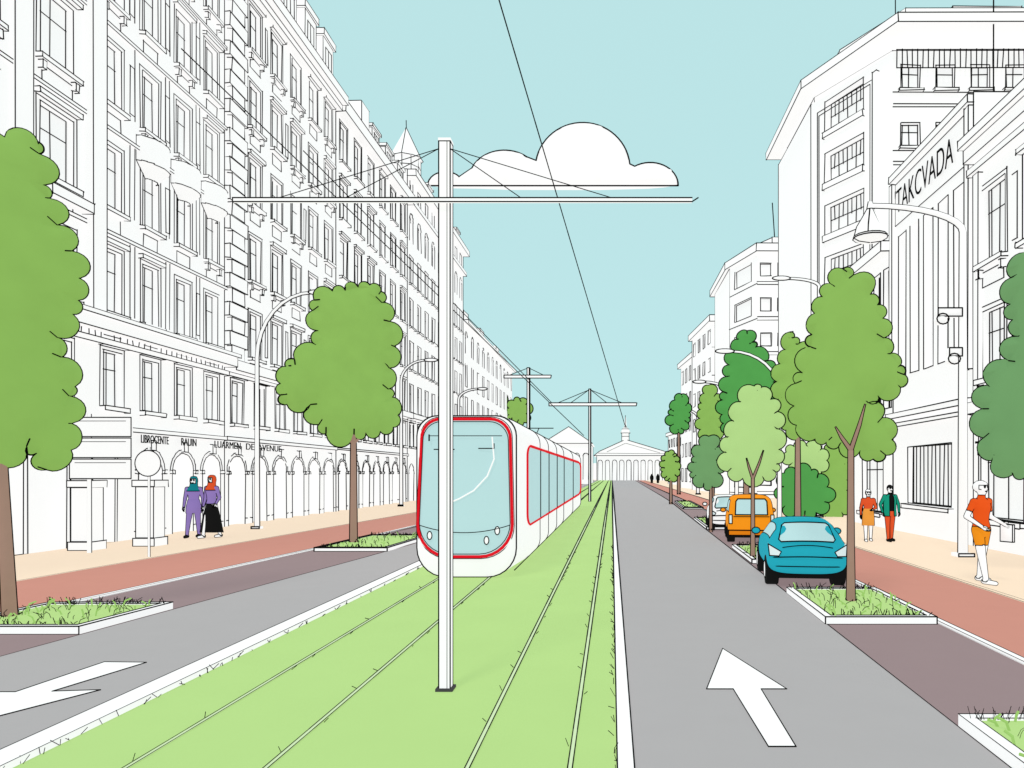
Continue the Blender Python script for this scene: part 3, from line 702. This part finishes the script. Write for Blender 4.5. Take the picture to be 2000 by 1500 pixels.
e=empty('overhead_wire'); ik=InkS(.007,0)
def wire(a,b,r0,r1,n=20):
    a=Vector(a);b=Vector(b)
    for i in range(n):
        t0,t1=(i/n)**2,((i+1)/n)**2; ik.line(a.lerp(b,t0),a.lerp(b,t1),r0+(r1-r0)*t0,0)
wire((-.84,3.5,5.49),(1.06,55,5.72),.0045,.03); 
wire((-3.9,6.5,6.05),(-2.36,60,5.4),.0075,.045); wire((-4.3,10,6.7),(-5.0,60,8.1),.010,.045)
ik.build(e,'wire_run')
# ------------------------------------------------------------------ tram
def tram():
    e=empty('tram'); cx=-3.05; hw=1.08; z0,z1=.02,3.42; y0=14.9; y1=46
    def sec(y,w,za,zb,rt,rb,n=7):
        p=[]
        for (sx,cz,r,a0) in((1,zb-rt,rt,0),(-1,zb-rt,rt,90),(-1,za+rb,rb,180),(1,za+rb,rb,270)):
            for k in range(n+1):
                a=math.radians(a0+90*k/n); p.append(Vector((cx+sx*(w-r)+r*math.cos(a),y,cz+r*math.sin(a))))
        return p
    mb=MB()
    st=[(0,.95,.10,3.33),(.05,.99,.06,3.37),(.15,1.03,.04,3.40),(.4,1.06,.025,3.42),(1.0,1.08,z0,z1)]
    rings=[sec(y0+a,w,c,d,.42,.6) for a,w,c,d in st]; rings+= [sec(y,hw,z0,z1,.42,.4) for y in np.linspace(y0+3,y1-1,12)]+[sec(y1,hw*.9,z0+.2,z1-.15,.35,.35)]
    mb.loft(rings,0); mb.build('body',e,[WHITE],True)
    ik=InkS(.017,0)
    ik.poly(sec(y0+.16,1.042,.035,3.412,.42,.6),True,.017)
    for ang,za,r,sx in((62,z1-.42,.42,1),(-43,z0+.4,.4,1),(118,z1-.42,.42,-1)):
        a=math.radians(ang); ys=np.linspace(y0+.4,y1-.5,16); 
        pts=[(cx+sx*(hw-r)+ (r+.004)*math.cos(a),y,(za)+(r+.004)*math.sin(a)) for y in ys]
        for i in range(len(pts)-1): ik.line(pts[i],pts[i+1],.0011*ys[i],0)
    for y in(19.6,22.2,25.5,29.2,36): ik.poly(sec(y,hw+.004,z0-.004,z1+.004,.42,.4),True,.0007*y)
    ik.poly(sec(y1-.9,hw+.004,z0,z1,.42,.4),True,.03)
    def rr(xa,xb,xta,xtb,za,zb,rt,rb,n=8):
        p=[]
        for (X0,cz,r,a0) in((xtb,zb-rt,rt,0),(xta,zb-rt,rt,90),(xa,za+rb,rb,180),(xb,za+rb,rb,270)):
            sg=1 if a0 in(0,270) else -1
            for k in range(n+1):
                a=math.radians(a0+90*k/n); p.append((X0-sg*r+r*math.cos(a),cz+r*math.sin(a)))
        return p
    W=rr(cx-.98,cx+.98,cx-.90,cx+.94,.48,3.33,.4,.66)
    def bow(x): return ((x-cx)/.95)**2*.06
    wm=MB(); cxp=(cx,y0-.09,1.9); vs=[(x,y0-.065+bow(x),z) for x,z in W]; n=len(vs)
    inner=[(cx+(x-cx)*.5,y0-.085+bow(cx+(x-cx)*.5),1.9+(z-1.9)*.5) for x,z in W]
    back=[(x,y0+.06,z) for x,z in W]
    wm.add(vs+inner+[cxp]+back,[(i,(i+1)%n,n+(i+1)%n,n+i) for i in range(n)]+[(n+i,n+(i+1)%n,2*n) for i in range(n)]+[(i,2*n+1+i,2*n+1+(i+1)%n,(i+1)%n) for i in range(n)]); wm.build('windscreen',e,[GLASS])
    rk=InkS(.031,0); rk.poly([(x,y0-.07+bow(x),z) for x,z in W],True)
    for q in(1.04,.96): 
        ik.poly([(cx+(x-cx)*q,y0-.10+bow(x)+(q>1)*.06,1.92+(z-1.92)*(q if q<1 else 1.03)) for x,z in W],True,.009)
    yy=lambda x:y0-.11+bow(x)
    ik.poly([(x,yy(x),1.12-.14*(1-((x-cx)/.9)**2)) for x in np.linspace(cx-.93,cx+.93,14)],False,.009)
    for (x,z) in((cx-.72,.92),(cx+.68,1.02),(cx+.46,.82)):
        ik.poly([(x+.05*math.cos(2*math.pi*i/12),yy(x),z+.085*math.sin(2*math.pi*i/12)) for i in range(12)],True,.011)
        l=MB(); l.loft([[(x+.045*math.cos(2*math.pi*i/12),yy(x)+q,z+.08*math.sin(2*math.pi*i/12)) for i in range(12)] for q in(0.0,.05)]); l.build('headlamp',e,[WHITE])
    ik.line((cx-.72,yy(cx),2.98),(cx+.78,yy(cx),2.98),.008); ik.line((cx-.72,yy(cx),3.0),(cx-.72,yy(cx),2.88),.016); ik.line((cx-.62,yy(cx),2.7),(cx-.2,yy(cx),2.7),.011); ik.line((cx+.3,yy(cx),2.72),(cx+.62,yy(cx),2.72),.011); ik.line((cx+.62,yy(cx),2.82),(cx+.62,yy(cx),2.72),.011)
    refl=InkS(.015,0); refl.poly([(cx+.58,yy(cx),2.95),(cx+.62,yy(cx),2.5),(cx+.48,yy(cx),2.15),(cx+.2,yy(cx),1.85),(cx-.1,yy(cx),1.68),(cx-.35,yy(cx),1.58)]); refl.build(e,'painted_reflection',WHITE)  # white streak: a light reflection drawn onto the windscreen glass
    xs=cx+hw+.012; ya,yb=16.55,44.2; za,zb=.98,2.86
    S=[]
    for (Y,cz,ry,rz,a0) in((yb,zb-.3,2.5,.3,0),(ya,zb-.25,.7,.25,90),(ya,za+.3,.7,.3,180),(yb,za+.3,2.5,.3,270)):
        sg=1 if a0 in(0,270) else -1
        for k in range(9):
            a=math.radians(a0+90*k/8); S.append((Y-sg*ry+ry*math.cos(a),cz+rz*math.sin(a)))
    sm=MB(); sm.add([(xs,y,z) for y,z in S],[list(range(len(S)))]); sm.build('side_windows',e,[GLASS])
    for i in range(len(S)):
        a,b=S[i],S[(i+1)%len(S)]; m=max(1,int(abs(a[0]-b[0])/4))
        for k in range(m):
            p=(xs+.01,a[0]+(b[0]-a[0])*k/m,a[1]+(b[1]-a[1])*k/m);q=(xs+.01,a[0]+(b[0]-a[0])*(k+1)/m,a[1]+(b[1]-a[1])*(k+1)/m)
            rk.line(p,q,.0016*p[1],0)
    for y in(19.6,22.2,25.5,29.2,36): ik.line((xs+.01,y,za),(xs+.01,y,zb),.0008*y)
    bg=MB()
    for y in(18.5,30,42): bg.box((cx-.75,y-1,.015),(cx+.75,y+1,.2))
    bg.build('bogies',e,[BLACK])
    rk.build(e,'red_trim',RED); ik.build(e)
    pk=InkS(.02,0); pk.poly([(cx,30,3.42),(cx,28.8,3.75),(cx,30,4.1)]); pk.line((cx-.6,30,4.1),(cx+.6,30,4.1)); pk.build(e,'pantograph')
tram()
# ------------------------------------------------------------------ cars
def car(name,px_,py_,w,h,L,paint,kind,ir,dirv,yaw):
    x=y=0.0
    e=empty(name,(px_,py_,.014)); e.rotation_euler=(0,0,math.radians(yaw)); hw=w/2; mb=MB()
    if kind=='van':
        st=[(0.0,.32,.80,.84,.92,.84),(.03,.26,.86,.96,.98,.86),(.08,.24,.86,1.00*h-.10,1,.88),(.22,.24,.86,h,1,.86),(L*.7,.24,.86,h,1,.86),(L*.8,.24,.86,h*.82,.99,.85),(L*.86,.24,.84,.88,.97,.8),(L*.98,.25,.75,.78,.93,.8),(L,.32,.6,.62,.85,.7)]
    else:
        st=[(0.0,.36,.60,.63,.88,.80),(.05,.28,.76,.79,.97,.84),(.13,.26,.84,.88,1.0,.84),(.34,.25,.88,h*.93,1,.70),(.60,.24,.90,h,1,.66),(L*.5,.24,.88,h*1.0,1,.70),(L*.66,.24,.86,h*.86,1,.72),(L*.76,.24,.83,.86,.99,.78),(L*.93,.25,.72,.74,.94,.76),(L,.32,.55,.57,.82,.7)]
    rings=[]
    for (yy,zb,zbelt,zt,wf,wr) in st:
        W=hw*wf; R=hw*wr; R=min(R,W*.9)
        half=[(.0,zb),(.7*W,zb),(W*.97,zb+.1),(W,zb+(zbelt-zb)*.5),(W*.97,zbelt-.02),(W*.93,zbelt+.01),(R+(.93*W-R)*.12,zbelt+(zt-zbelt)*.86),(R*.82,zt),(0,zt+.015)]
        pts=half+[(-a,b) for a,b in half[-2:0:-1]]
        rings.append([(x+a,y+yy,b) for a,b in pts])
    mb.loft(rings,0); n=len(rings[0])
    for fi in range((len(rings)-1)*n):
        k,i=divmod(fi,n)
        side=i in(5,10); top=i in(6,7,8,9)
        if kind=='van':
            if k in(3,4) and side: mb.m[fi]=1
            if k in(5,) and top: mb.m[fi]=1
        else:
            if k in(3,4,5) and side: mb.m[fi]=1
            if k==6 and top: mb.m[fi]=1
    ob=mb.build('body',e,[paint,GLASS],True); md=ob.modifiers.new('s','SUBSURF'); md.levels=2; md.render_levels=2
    me=evaluated(ob); ob.modifiers.clear(); ob.data=me
    ik=InkS(ir,0); contour(me,dirv,ik,ir,boundary=True)
    wh=MB()
    r=.30
    for yy in(y+.5,y+L-.62):
        for s in(-1,1):
            xo=x+s*(hw-.0); xi=x+s*(hw-.24)
            R=lambda X,q:[(X,yy+q*math.cos(2*math.pi*i/20),r+q*math.sin(2*math.pi*i/20)) for i in range(20)]
            wh.loft([R(xi,r*.96),R(xi+s*.03,r),R(xo-s*.03,r),R(xo,r*.93),R(xo+s*.003,r*.6)],0); wh.loft([R(xo,r*.58),R(xo+s*.012,r*.5)],1)
            ik.poly(R(xo+s*.008,r*.58),True,ir*.8)
    wh.build('wheels',e,[BLACK,WHITE])
    ub=MB(); ub.box((-hw*.8,.25,.16),(hw*.8,L-.3,.3)); ub.build('underbody',e,[BLACK])
    d=MB()
    if kind=='van':
        zw0,zw1=h*.60,h*.93; ww=hw*.68
        rw=[(x-ww,zw0),(x+ww,zw0),(x+ww*.96,zw1-.08),(x+ww*.84,zw1),(x-ww*.84,zw1),(x-ww*.96,zw1-.08)]
        yr=lambda z:y-.0+.05*max(0,(z-.7)/(h-.7))
        d.loft([[(a,yr(b)-.03,b) for a,b in rw],[(a,yr(b)+.3,b) for a,b in rw]],0); ik.poly([(a,yr(b)-.035,b) for a,b in rw],True)
        for s in(-1,1):
            d.box((x+s*hw*.88-.05,y-.03,.62),(x+s*hw*.88+.05,y+.12,.9),1); ik.poly([(x+s*hw*.88-.05,y-.034,.62),(x+s*hw*.88+.05,y-.034,.62),(x+s*hw*.88+.05,y-.034,.9),(x+s*hw*.88-.05,y-.034,.9)],True,ir*.8)
        ik.line((x+hw*.1,y-.03,.44),(x+hw*.1,y-.03,zw0-.03),ir*.7)
        d.box((x-hw*.97,y-.09,.26),(x+hw*.97,y+.1,.42),3); ik.poly([(x-hw*.97,y-.095,.42),(x+hw*.97,y-.095,.42),(x+hw*.97,y-.095,.26),(x-hw*.97,y-.095,.26)],True)
        ik.line((x-hw*.75,y-.03,.84),(x+hw*.75,y-.03,.84),ir*.7)
    else:
        A=(.08,.90);B=(.40,h*.955)
        N=12; rows=[]
        for t in (0,.12,.5,.88,1):
            rw=[]; hw2=(hw*.72)*(1-t)+(hw*.58)*t
            if t in(0,1): hw2*=.9
            for i in range(N+1):
                a=-1+2*i/N; rw.append((a*hw2,A[0]+(B[0]-A[0])*t**.9+.05*a*a-.035,A[1]+(B[1]-A[1])*t-.02*a*a))
            rows.append(rw)
        o=len(d.v)
        for rw in rows: d.v+=rw
        for j in range(4):
            for i in range(N): d.f.append([o+j*(N+1)+i,o+j*(N+1)+i+1,o+(j+1)*(N+1)+i+1,o+(j+1)*(N+1)+i]); d.m.append(0)
        edge=rows[0]+[rows[j][-1] for j in(1,2,3)]+rows[4][::-1]+[rows[j][0] for j in(3,2,1)]
        back=[(p[0],p[1]+.12,p[2]) for p in edge]; d.loft([edge,back],0,cap=False)
        ik.poly([(p[0],p[1]-.008,p[2]) for p in edge],True)
        yb=lambda a:.03-.05*(1-abs(a)**3)+.09*abs(a)**6
        ik.poly([(a*hw,yb(a)-.02,.58+.03*(1-a*a)) for a in np.linspace(-.93,.93,15)],False,ir*.9)
        ik.poly([(a*hw,yb(a),.42) for a in np.linspace(-.9,.9,15)],False,ir*.8)
        ik.poly([(a*hw,yb(a)+.04,.82-.12*a*a) for a in np.linspace(-.62,.62,11)],False,ir*.7)
        for s in(-1,1):
            q=[(x+s*hw*.98,y+.11,.84),(x+s*hw*.66,y+.03,.70),(x+s*hw*.72,y+.005,.62),(x+s*hw*.95,y+.06,.62)]
            q2=[(a-s*.02,b+.25,c) for a,b,c in q]
            d.loft([[(a,b-.035,c) for a,b,c in q],q2],1); ik.poly([(a,b-.04,c) for a,b,c in q],True,ir*.8)
    for s in(-1,1):
        ellipsoid(d,(x+s*(hw+.09),y+L*.58,.97),(.09,.06,.07),2,10,6); ik.poly([(x+s*(hw+.09)+.09*math.cos(2*math.pi*i/10),y+L*.58-.05,.97+.07*math.sin(2*math.pi*i/10)) for i in range(10)],True,ir*.8)
    d.build('lights_and_trim',e,[GLASS,M('lamp_lens',(225,240,242)),paint,M('bumper_'+kind+name,(228,128,20) if kind=='van' else (200,200,200))])
    ik.build(e); return e
car('parked_hatchback_car',3.72,13.6,1.50,1.30,3.0,TEAL,'hatch',.0135,(-.12,-1,.12),-7)
car('parked_van',4.36,22.4,1.46,1.50,2.9,ORANGE,'van',.020,(-.1,-1,.03),-7)
car('parked_hatchback_car',4.42,27.0,1.5,1.36,3.0,WHITE,'hatch',.024,(-.1,-1,.08),-5)
# ------------------------------------------------------------------ people
def person(name,x,D,H,face,mats,pose,hair=None,hairmat=WHITE,skirt=None,scarf=None,jacket=None,vox=.016,hold=None,curly=False,wide=1.0):
    e=empty(name); k=H/1.76; SK=WHITE
    hip=.92; J={}
    for s,t in((-1,'l'),(1,'r')):
        J['hip'+t]=Vector((s*.085,0,hip)); J['sh'+t]=Vector((s*.175,0,1.42))
        J['knee'+t]=Vector((s*.095+pose.get('kx'+t,0),pose.get('ky'+t,0)*.5,.50)); J['ank'+t]=Vector((s*.10+pose.get('kx'+t,0)*1.5,pose.get('ky'+t,0)+pose.get('ay'+t,0),.085))
        J['elb'+t]=Vector(pose.get('elb'+t,(s*.24,.03,1.14))); J['wr'+t]=Vector(pose.get('wr'+t,(s*.25,-.04,.90)))
    mb=MB(); parts=[]
    def cap(a,b,ra,rb,nm): capsule(mb,a,b,ra,rb); parts.append((Vector(a),Vector(b),nm,max(ra,rb)))
    el=lambda z,a,b,yy=0:[(a*math.cos(2*math.pi*i/16),yy+b*math.sin(2*math.pi*i/16),z) for i in range(16)]
    mb.loft([el(.80,.10,.08),el(.86,.155,.105),el(.95,.165,.115),el(1.08,.13,.09),el(1.18,.135,.095),el(1.32,.165,.115,-.005),el(1.40,.165,.10),el(1.45,.11,.075),el(1.48,.06,.058)])
    parts.append((Vector((0,0,.98)),Vector((0,0,1.42)),'torso',.14)); parts.append((Vector((0,0,.84)),Vector((0,0,.95)),'pelvis',.14))
    cap((0,0,1.45),(0,-.01,1.56),.056,.05,'neck')
    ellipsoid(mb,(0,0,1.655),(.074,.092,.105)); ellipsoid(mb,(0,-.03,1.60),(.052,.058,.055)); parts.append((Vector((0,0,1.6)),Vector((0,0,1.7)),'head',.1))
    capsule(mb,(0,-.085,1.665),(0,-.108,1.635),.011,.015,8)
    for s in(-1,1): ellipsoid(mb,(s*.076,.005,1.65),(.012,.022,.032),0,8,6)
    for s,t in((-1,'l'),(1,'r')):
        cap(J['hip'+t],J['knee'+t],.088,.058,'thigh'); cap(J['knee'+t],J['ank'+t],.058,.036,'shin')
        a=J['ank'+t]; f=Vector((pose.get('fx'+t,0),-.16,-.045)); cap(a+Vector((0,.03,-.035)),a+f,.042,.032,'foot')
        cap((s*.13,0,1.41),J['sh'+t],.06,.056,'sleeve'); cap(J['sh'+t],J['elb'+t],.052,.04,'upper'); cap(J['elb'+t],J['wr'+t],.039,.025,'fore')
        d=(J['wr'+t]-J['elb'+t]).normalized(); pc=J['wr'+t]+d*.05; cap(J['wr'+t],pc+d*.02,.026,.03,'hand')
    ob=mb.build('body',e,[SK]); md=ob.modifiers.new('r','REMESH'); md.mode='VOXEL'; md.voxel_size=vox; md.use_smooth_shade=True
    sm=ob.modifiers.new('s','SMOOTH'); sm.factor=.5; sm.iterations=2
    me=evaluated(ob); ob.modifiers.clear(); ob.data=me
    names=['skin']+sorted(set(mats.values())-{'skin'}); 
    me.materials.clear()
    PAL=dict(skin=WHITE,shirt=SHIRT,shorts=SHORTS,teal=TEALC,purple=PURPLE,rust=RUST,tan=TANC,black=BLACK,white=WHITE)
    for nme in names: me.materials.append(PAL[nme])
    for p in me.polygons:
        c=p.center; best=None
        for a,b,nm,rr_ in parts:
            ab=b-a; t=max(0,min(1,(c-a).dot(ab)/ab.length_squared)); dd=(c-(a+ab*t)).length-rr_
            if best is None or dd<best[0]: best=(dd,nm,t)
        nm,t=best[1],best[2]; key=mats.get(nm,'skin')
        if nm=='thigh' and t>pose.get('thigh_cut',2): key='skin'
        if nm=='upper' and t>pose.get('sleeve_cut',2): key='skin'
        if nm=='neck': key='skin'
        p.material_index=names.index(key); p.use_smooth=True
    acc=MB(); acm=[SK,hairmat,INK,HIJ,PAL.get(skirt[3] if skirt else 'black'),TEALC,RUST]
    for s,t in((-1,'l'),(1,'r')):
        w=J['wr'+t]; d=(w-J['elb'+t]).normalized(); p=w+d*.07; side=Vector((0,1,0))-d*d.y; side.normalize(); inn=d.cross(side).normalized()*(-s)
        for q,(o,l) in enumerate(((-.022,.062),(-.007,.075),(.008,.070),(.022,.055))):
            b0=p+side*o; b1=b0+d*l*.55; b2=b1+(d*.75+inn*.6).normalized()*l*.5
            tubechain(acc,[b0-d*.02,b0,b1,b2],[.0085,.0085,.008,.006],6,0)
        b0=w+d*.03-side*.022; tubechain(acc,[b0,b0-side*.022+d*.02,b0-side*.028+d*.05],[.011,.010,.007],6,0)
    for s in(-1,1):
        ellipsoid(acc,(s*.03,-.083,1.665),(.010,.006,.007),2,8,6); tubechain(acc,[(s*.018,-.090,1.688),(s*.042,-.078,1.688)],[.003,.003],5,2)
    tubechain(acc,[(-.02,-.086,1.598),(0,-.091,1.596),(.02,-.086,1.598)],[.003,.004,.003],5,2)
    if hair:
        c,r,zc=hair
        vs=[];fs=[];nu,nv=18,12
        for j in range(nv+1):
            ph=math.pi*j/nv
            for i in range(nu):
                th=2*math.pi*i/nu; b=1+(.08*math.sin(5*th+j)*math.sin(3*ph+i) if curly else 0)
                vs.append((r[0]*b*math.sin(ph)*math.cos(th),c[1]+r[1]*b*math.sin(ph)*math.sin(th),c[2]+r[2]*b*math.cos(ph)))
        for j in range(nv):
            for i in range(nu):
                kk=(i+1)%nu; f=(j*nu+i,(j+1)*nu+i,(j+1)*nu+kk,j*nu+kk); cy=sum(vs[q][1] for q in f)/4; cz=sum(vs[q][2] for q in f)/4
                if cy<-.03 and cz<1.70: continue
                if cz<zc: continue
                fs.append(f)
        acc.add(vs,fs,1)
    if scarf:
        rg=lambda z,a,b,yy=0:[(a*math.cos(2*math.pi*i/18),yy+b*math.sin(2*math.pi*i/18),z) for i in range(18)]
        rings=[rg(1.785,.03,.03,.01),rg(1.77,.07,.075,.01),rg(1.72,.092,.108,.01),rg(1.65,.097,.115,.012),rg(1.58,.09,.10,.01),rg(1.50,.10,.10,0),rg(1.42,.17,.13,0),rg(1.36,.185,.135,0)]
        o=len(acc.v); nn=18
        for r_ in rings: acc.v+=r_
        for q in range(len(rings)-1):
            for i in range(nn):
                j=(i+1)%nn; a=2*math.pi*(i+.5)/nn; zc=(rings[q][0][2]+rings[q+1][0][2])/2
                if math.sin(a)<-.72 and 1.6<zc<1.72: continue
                acc.f.append([o+q*nn+i,o+q*nn+j,o+(q+1)*nn+j,o+(q+1)*nn+i]); acc.m.append(scarf)
        acc.f.append([o+i for i in range(nn)]); acc.m.append(scarf)
    if skirt:
        zt,zb_,wb,_m=skirt; rg=lambda z,a,b,dx=0:[(dx+a*(1+(.05*math.sin(6*2*math.pi*i/24) if z<zb_+.2 else 0))*math.cos(2*math.pi*i/24),b*math.sin(2*math.pi*i/24),z) for i in range(24)]
        dx=pose.get('skx',0)
        acc.loft([rg(zt,.15,.11),rg(zt-.12,.175,.13),rg((zt+zb_)/2,.175+(wb-.17)*.5,.15,dx*.5),rg(zb_,wb,.19,dx)],4)
    if jacket is not None:
        rg=lambda z,a,b:[(a*math.cos(q),b*math.sin(q),z) for q in [math.radians(-68+316*i/20) for i in range(21)]]
        rings=[rg(.80,.20,.15),rg(1.0,.185,.14),rg(1.3,.195,.14),rg(1.42,.175,.115),rg(1.48,.085,.08)]
        o=len(acc.v)
        for r_ in rings: acc.v+=r_
        for q in range(4):
            for i in range(20): acc.f.append([o+q*21+i,o+q*21+i+1,o+(q+1)*21+i+1,o+(q+1)*21+i]); acc.m.append(jacket)
    if hold:
        w=J['wrr']+ (J['wrr']-J['elbr']).normalized()*.08
        acc.box((w.x-.01,w.y-.10,w.z-.28),(w.x+.04,w.y+.10,w.z+.02),0)
    ao=acc.build('hair_hands_and_clothes',e,acm,True)
    mw=Matrix.Translation((x,D,.012))@Matrix.Rotation(face,4,'Z')@Matrix.Scale(k,4)@Matrix.Diagonal((wide,wide,1,1))
    vdir=(Vector((0,0,1.2))-Vector((x,D,1.0))); vdir.z=0; loc=(Matrix.Rotation(-face,3,'Z')@vdir)
    ik=InkS(.0008*D,0); contour(me,loc,ik,.0008*D,mw)
    contour(ao.data,loc,ik,.0007*D,mw,boundary=False)
    em={}
    for p in ao.data.polygons:
        for kk in p.edge_keys: em[kk]=em.get(kk,0)+1
    for kk,c in em.items():
        if c==1: ik.seg.append((mw@ao.data.vertices[kk[0]].co,mw@ao.data.vertices[kk[1]].co,.0006*D))
    if hold:
        w=J['wrr']+ (J['wrr']-J['elbr']).normalized()*.08; x0,x1,ya,yb,za,zb=w.x-.01,w.x+.04,w.y-.10,w.y+.10,w.z-.28,w.z+.02
        for xx in(x0,x1): ik.poly([mw@Vector(p) for p in((xx,ya,za),(xx,yb,za),(xx,yb,zb),(xx,ya,zb))],True)
        for p in((ya,za),(yb,za),(ya,zb),(yb,zb)): ik.line(mw@Vector((x0,*p)),mw@Vector((x1,*p)))
    for o in(ob,ao): 
        o.data.transform(mw)
    ik.build(e); return e
R=math.radians
person('walking_woman',7.42,14.4,2.02,R(28),dict(torso='shirt',sleeve='shirt',upper='shirt',pelvis='shorts',thigh='shorts',foot='white'),
  dict(sleeve_cut=.62,thigh_cut=.62,elbl=(-.27,.06,1.16),wrl=(-.17,-.12,1.0),elbr=(.27,.04,1.15),wrr=(.27,-.17,1.04),kyl=-.16,kyr=.12,kxl=-.01,kxr=.02),hair=((0,.015,1.68),(.095,.108,.10),1.56),hold=True,curly=True,vox=.014,wide=1.12)
person('walking_person',8.3,23.2,1.66,R(-10),dict(torso='rust',sleeve='rust',upper='rust',fore='rust',foot='white'),dict(kyl=-.12,kyr=.12,elbr=(.25,-.02,1.16),wrr=(.12,-.16,1.10)),hair=((0,.015,1.67),(.09,.108,.11),1.52),skirt=(1.12,.55,.2,'tan'))
person('walking_person',9.0,23.2,1.80,R(5),dict(torso='black',sleeve='teal',upper='teal',fore='teal',pelvis='rust',thigh='rust',shin='rust',foot='black'),dict(kyl=-.1,kyr=.1,elbl=(-.3,.03,1.16),wrl=(-.27,-.06,.92),elbr=(.3,.03,1.16),wrr=(.27,-.06,.92)),hair=((0,.012,1.675),(.08,.10,.10),1.62),hairmat=BLACK,jacket=5)
person('walking_woman',-14.35,24.6,2.06,R(12),dict(torso='purple',sleeve='purple',upper='purple',fore='purple',pelvis='purple',thigh='purple',shin='purple',foot='black'),dict(kyl=-.15,kyr=.13,kxl=-.02),scarf=3,skirt=(1.1,.72,.19,'purple'))
person('walking_woman',-13.68,24.5,2.10,R(-15),dict(torso='purple',sleeve='purple',upper='purple',fore='purple',foot='white'),dict(kyl=-.2,kyr=.2,elbr=(.27,.0,1.15),wrr=(.28,-.14,.98)),scarf=6,skirt=(.98,.16,.36,'black'))
for xx in(9.2,10.6): person('walking_person',xx,165,2.0,0,dict(torso='black',sleeve='black',upper='black',fore='black',pelvis='black',thigh='black',shin='black',foot='black'),dict(kyl=-.1,kyr=.1),hair=((0,.015,1.67),(.09,.108,.11),1.6),hairmat=BLACK,vox=.03)
# ------------------------------------------------------------------ world, sun, camera
w=bpy.data.worlds.new('World'); scene.world=w; w.use_nodes=True; nt=w.node_tree; bg=nt.nodes['Background']
sk=nt.nodes.new('ShaderNodeTexSky'); sk.sky_type='NISHITA'; sk.sun_disc=False; sk.sun_elevation=R(52); sk.sun_rotation=R(200)
mul=nt.nodes.new('ShaderNodeMix'); mul.data_type='RGBA'; mul.blend_type='MIX'; mul.inputs[0].default_value=.92
sc=nt.nodes.new('ShaderNodeVectorMath'); sc.operation='SCALE'; sc.inputs[3].default_value=.10
nt.links.new(sk.outputs[0],sc.inputs[0]); nt.links.new(sc.outputs[0],mul.inputs[6]); mul.inputs[7].default_value=(lin(192)*1.02,lin(233)*1.02,lin(236)*1.0,1)
nt.links.new(mul.outputs[2],bg.inputs['Color']); bg.inputs['Strength'].default_value=1.0
sl=bpy.data.lights.new('sun','SUN'); sl.energy=1.3; sl.angle=R(12); sl.color=(1,.93,.84); so=bpy.data.objects.new('sun',sl); scene.collection.objects.link(so)
so.rotation_euler=(R(38),0,R(-20))
cam=bpy.data.cameras.new('camera'); co=bpy.data.objects.new('camera',cam); scene.collection.objects.link(co); scene.camera=co
co.location=(0,0,2.2); co.rotation_euler=(R(90),0,0); cam.sensor_width=36; cam.lens=36*1400/2000; cam.shift_x=-.0975; cam.shift_y=.0875; cam.clip_end=6000; cam.clip_start=.05
scene.view_settings.view_transform='Standard'; scene.view_settings.look='None'; scene.view_settings.exposure=0; scene.view_settings.gamma=1
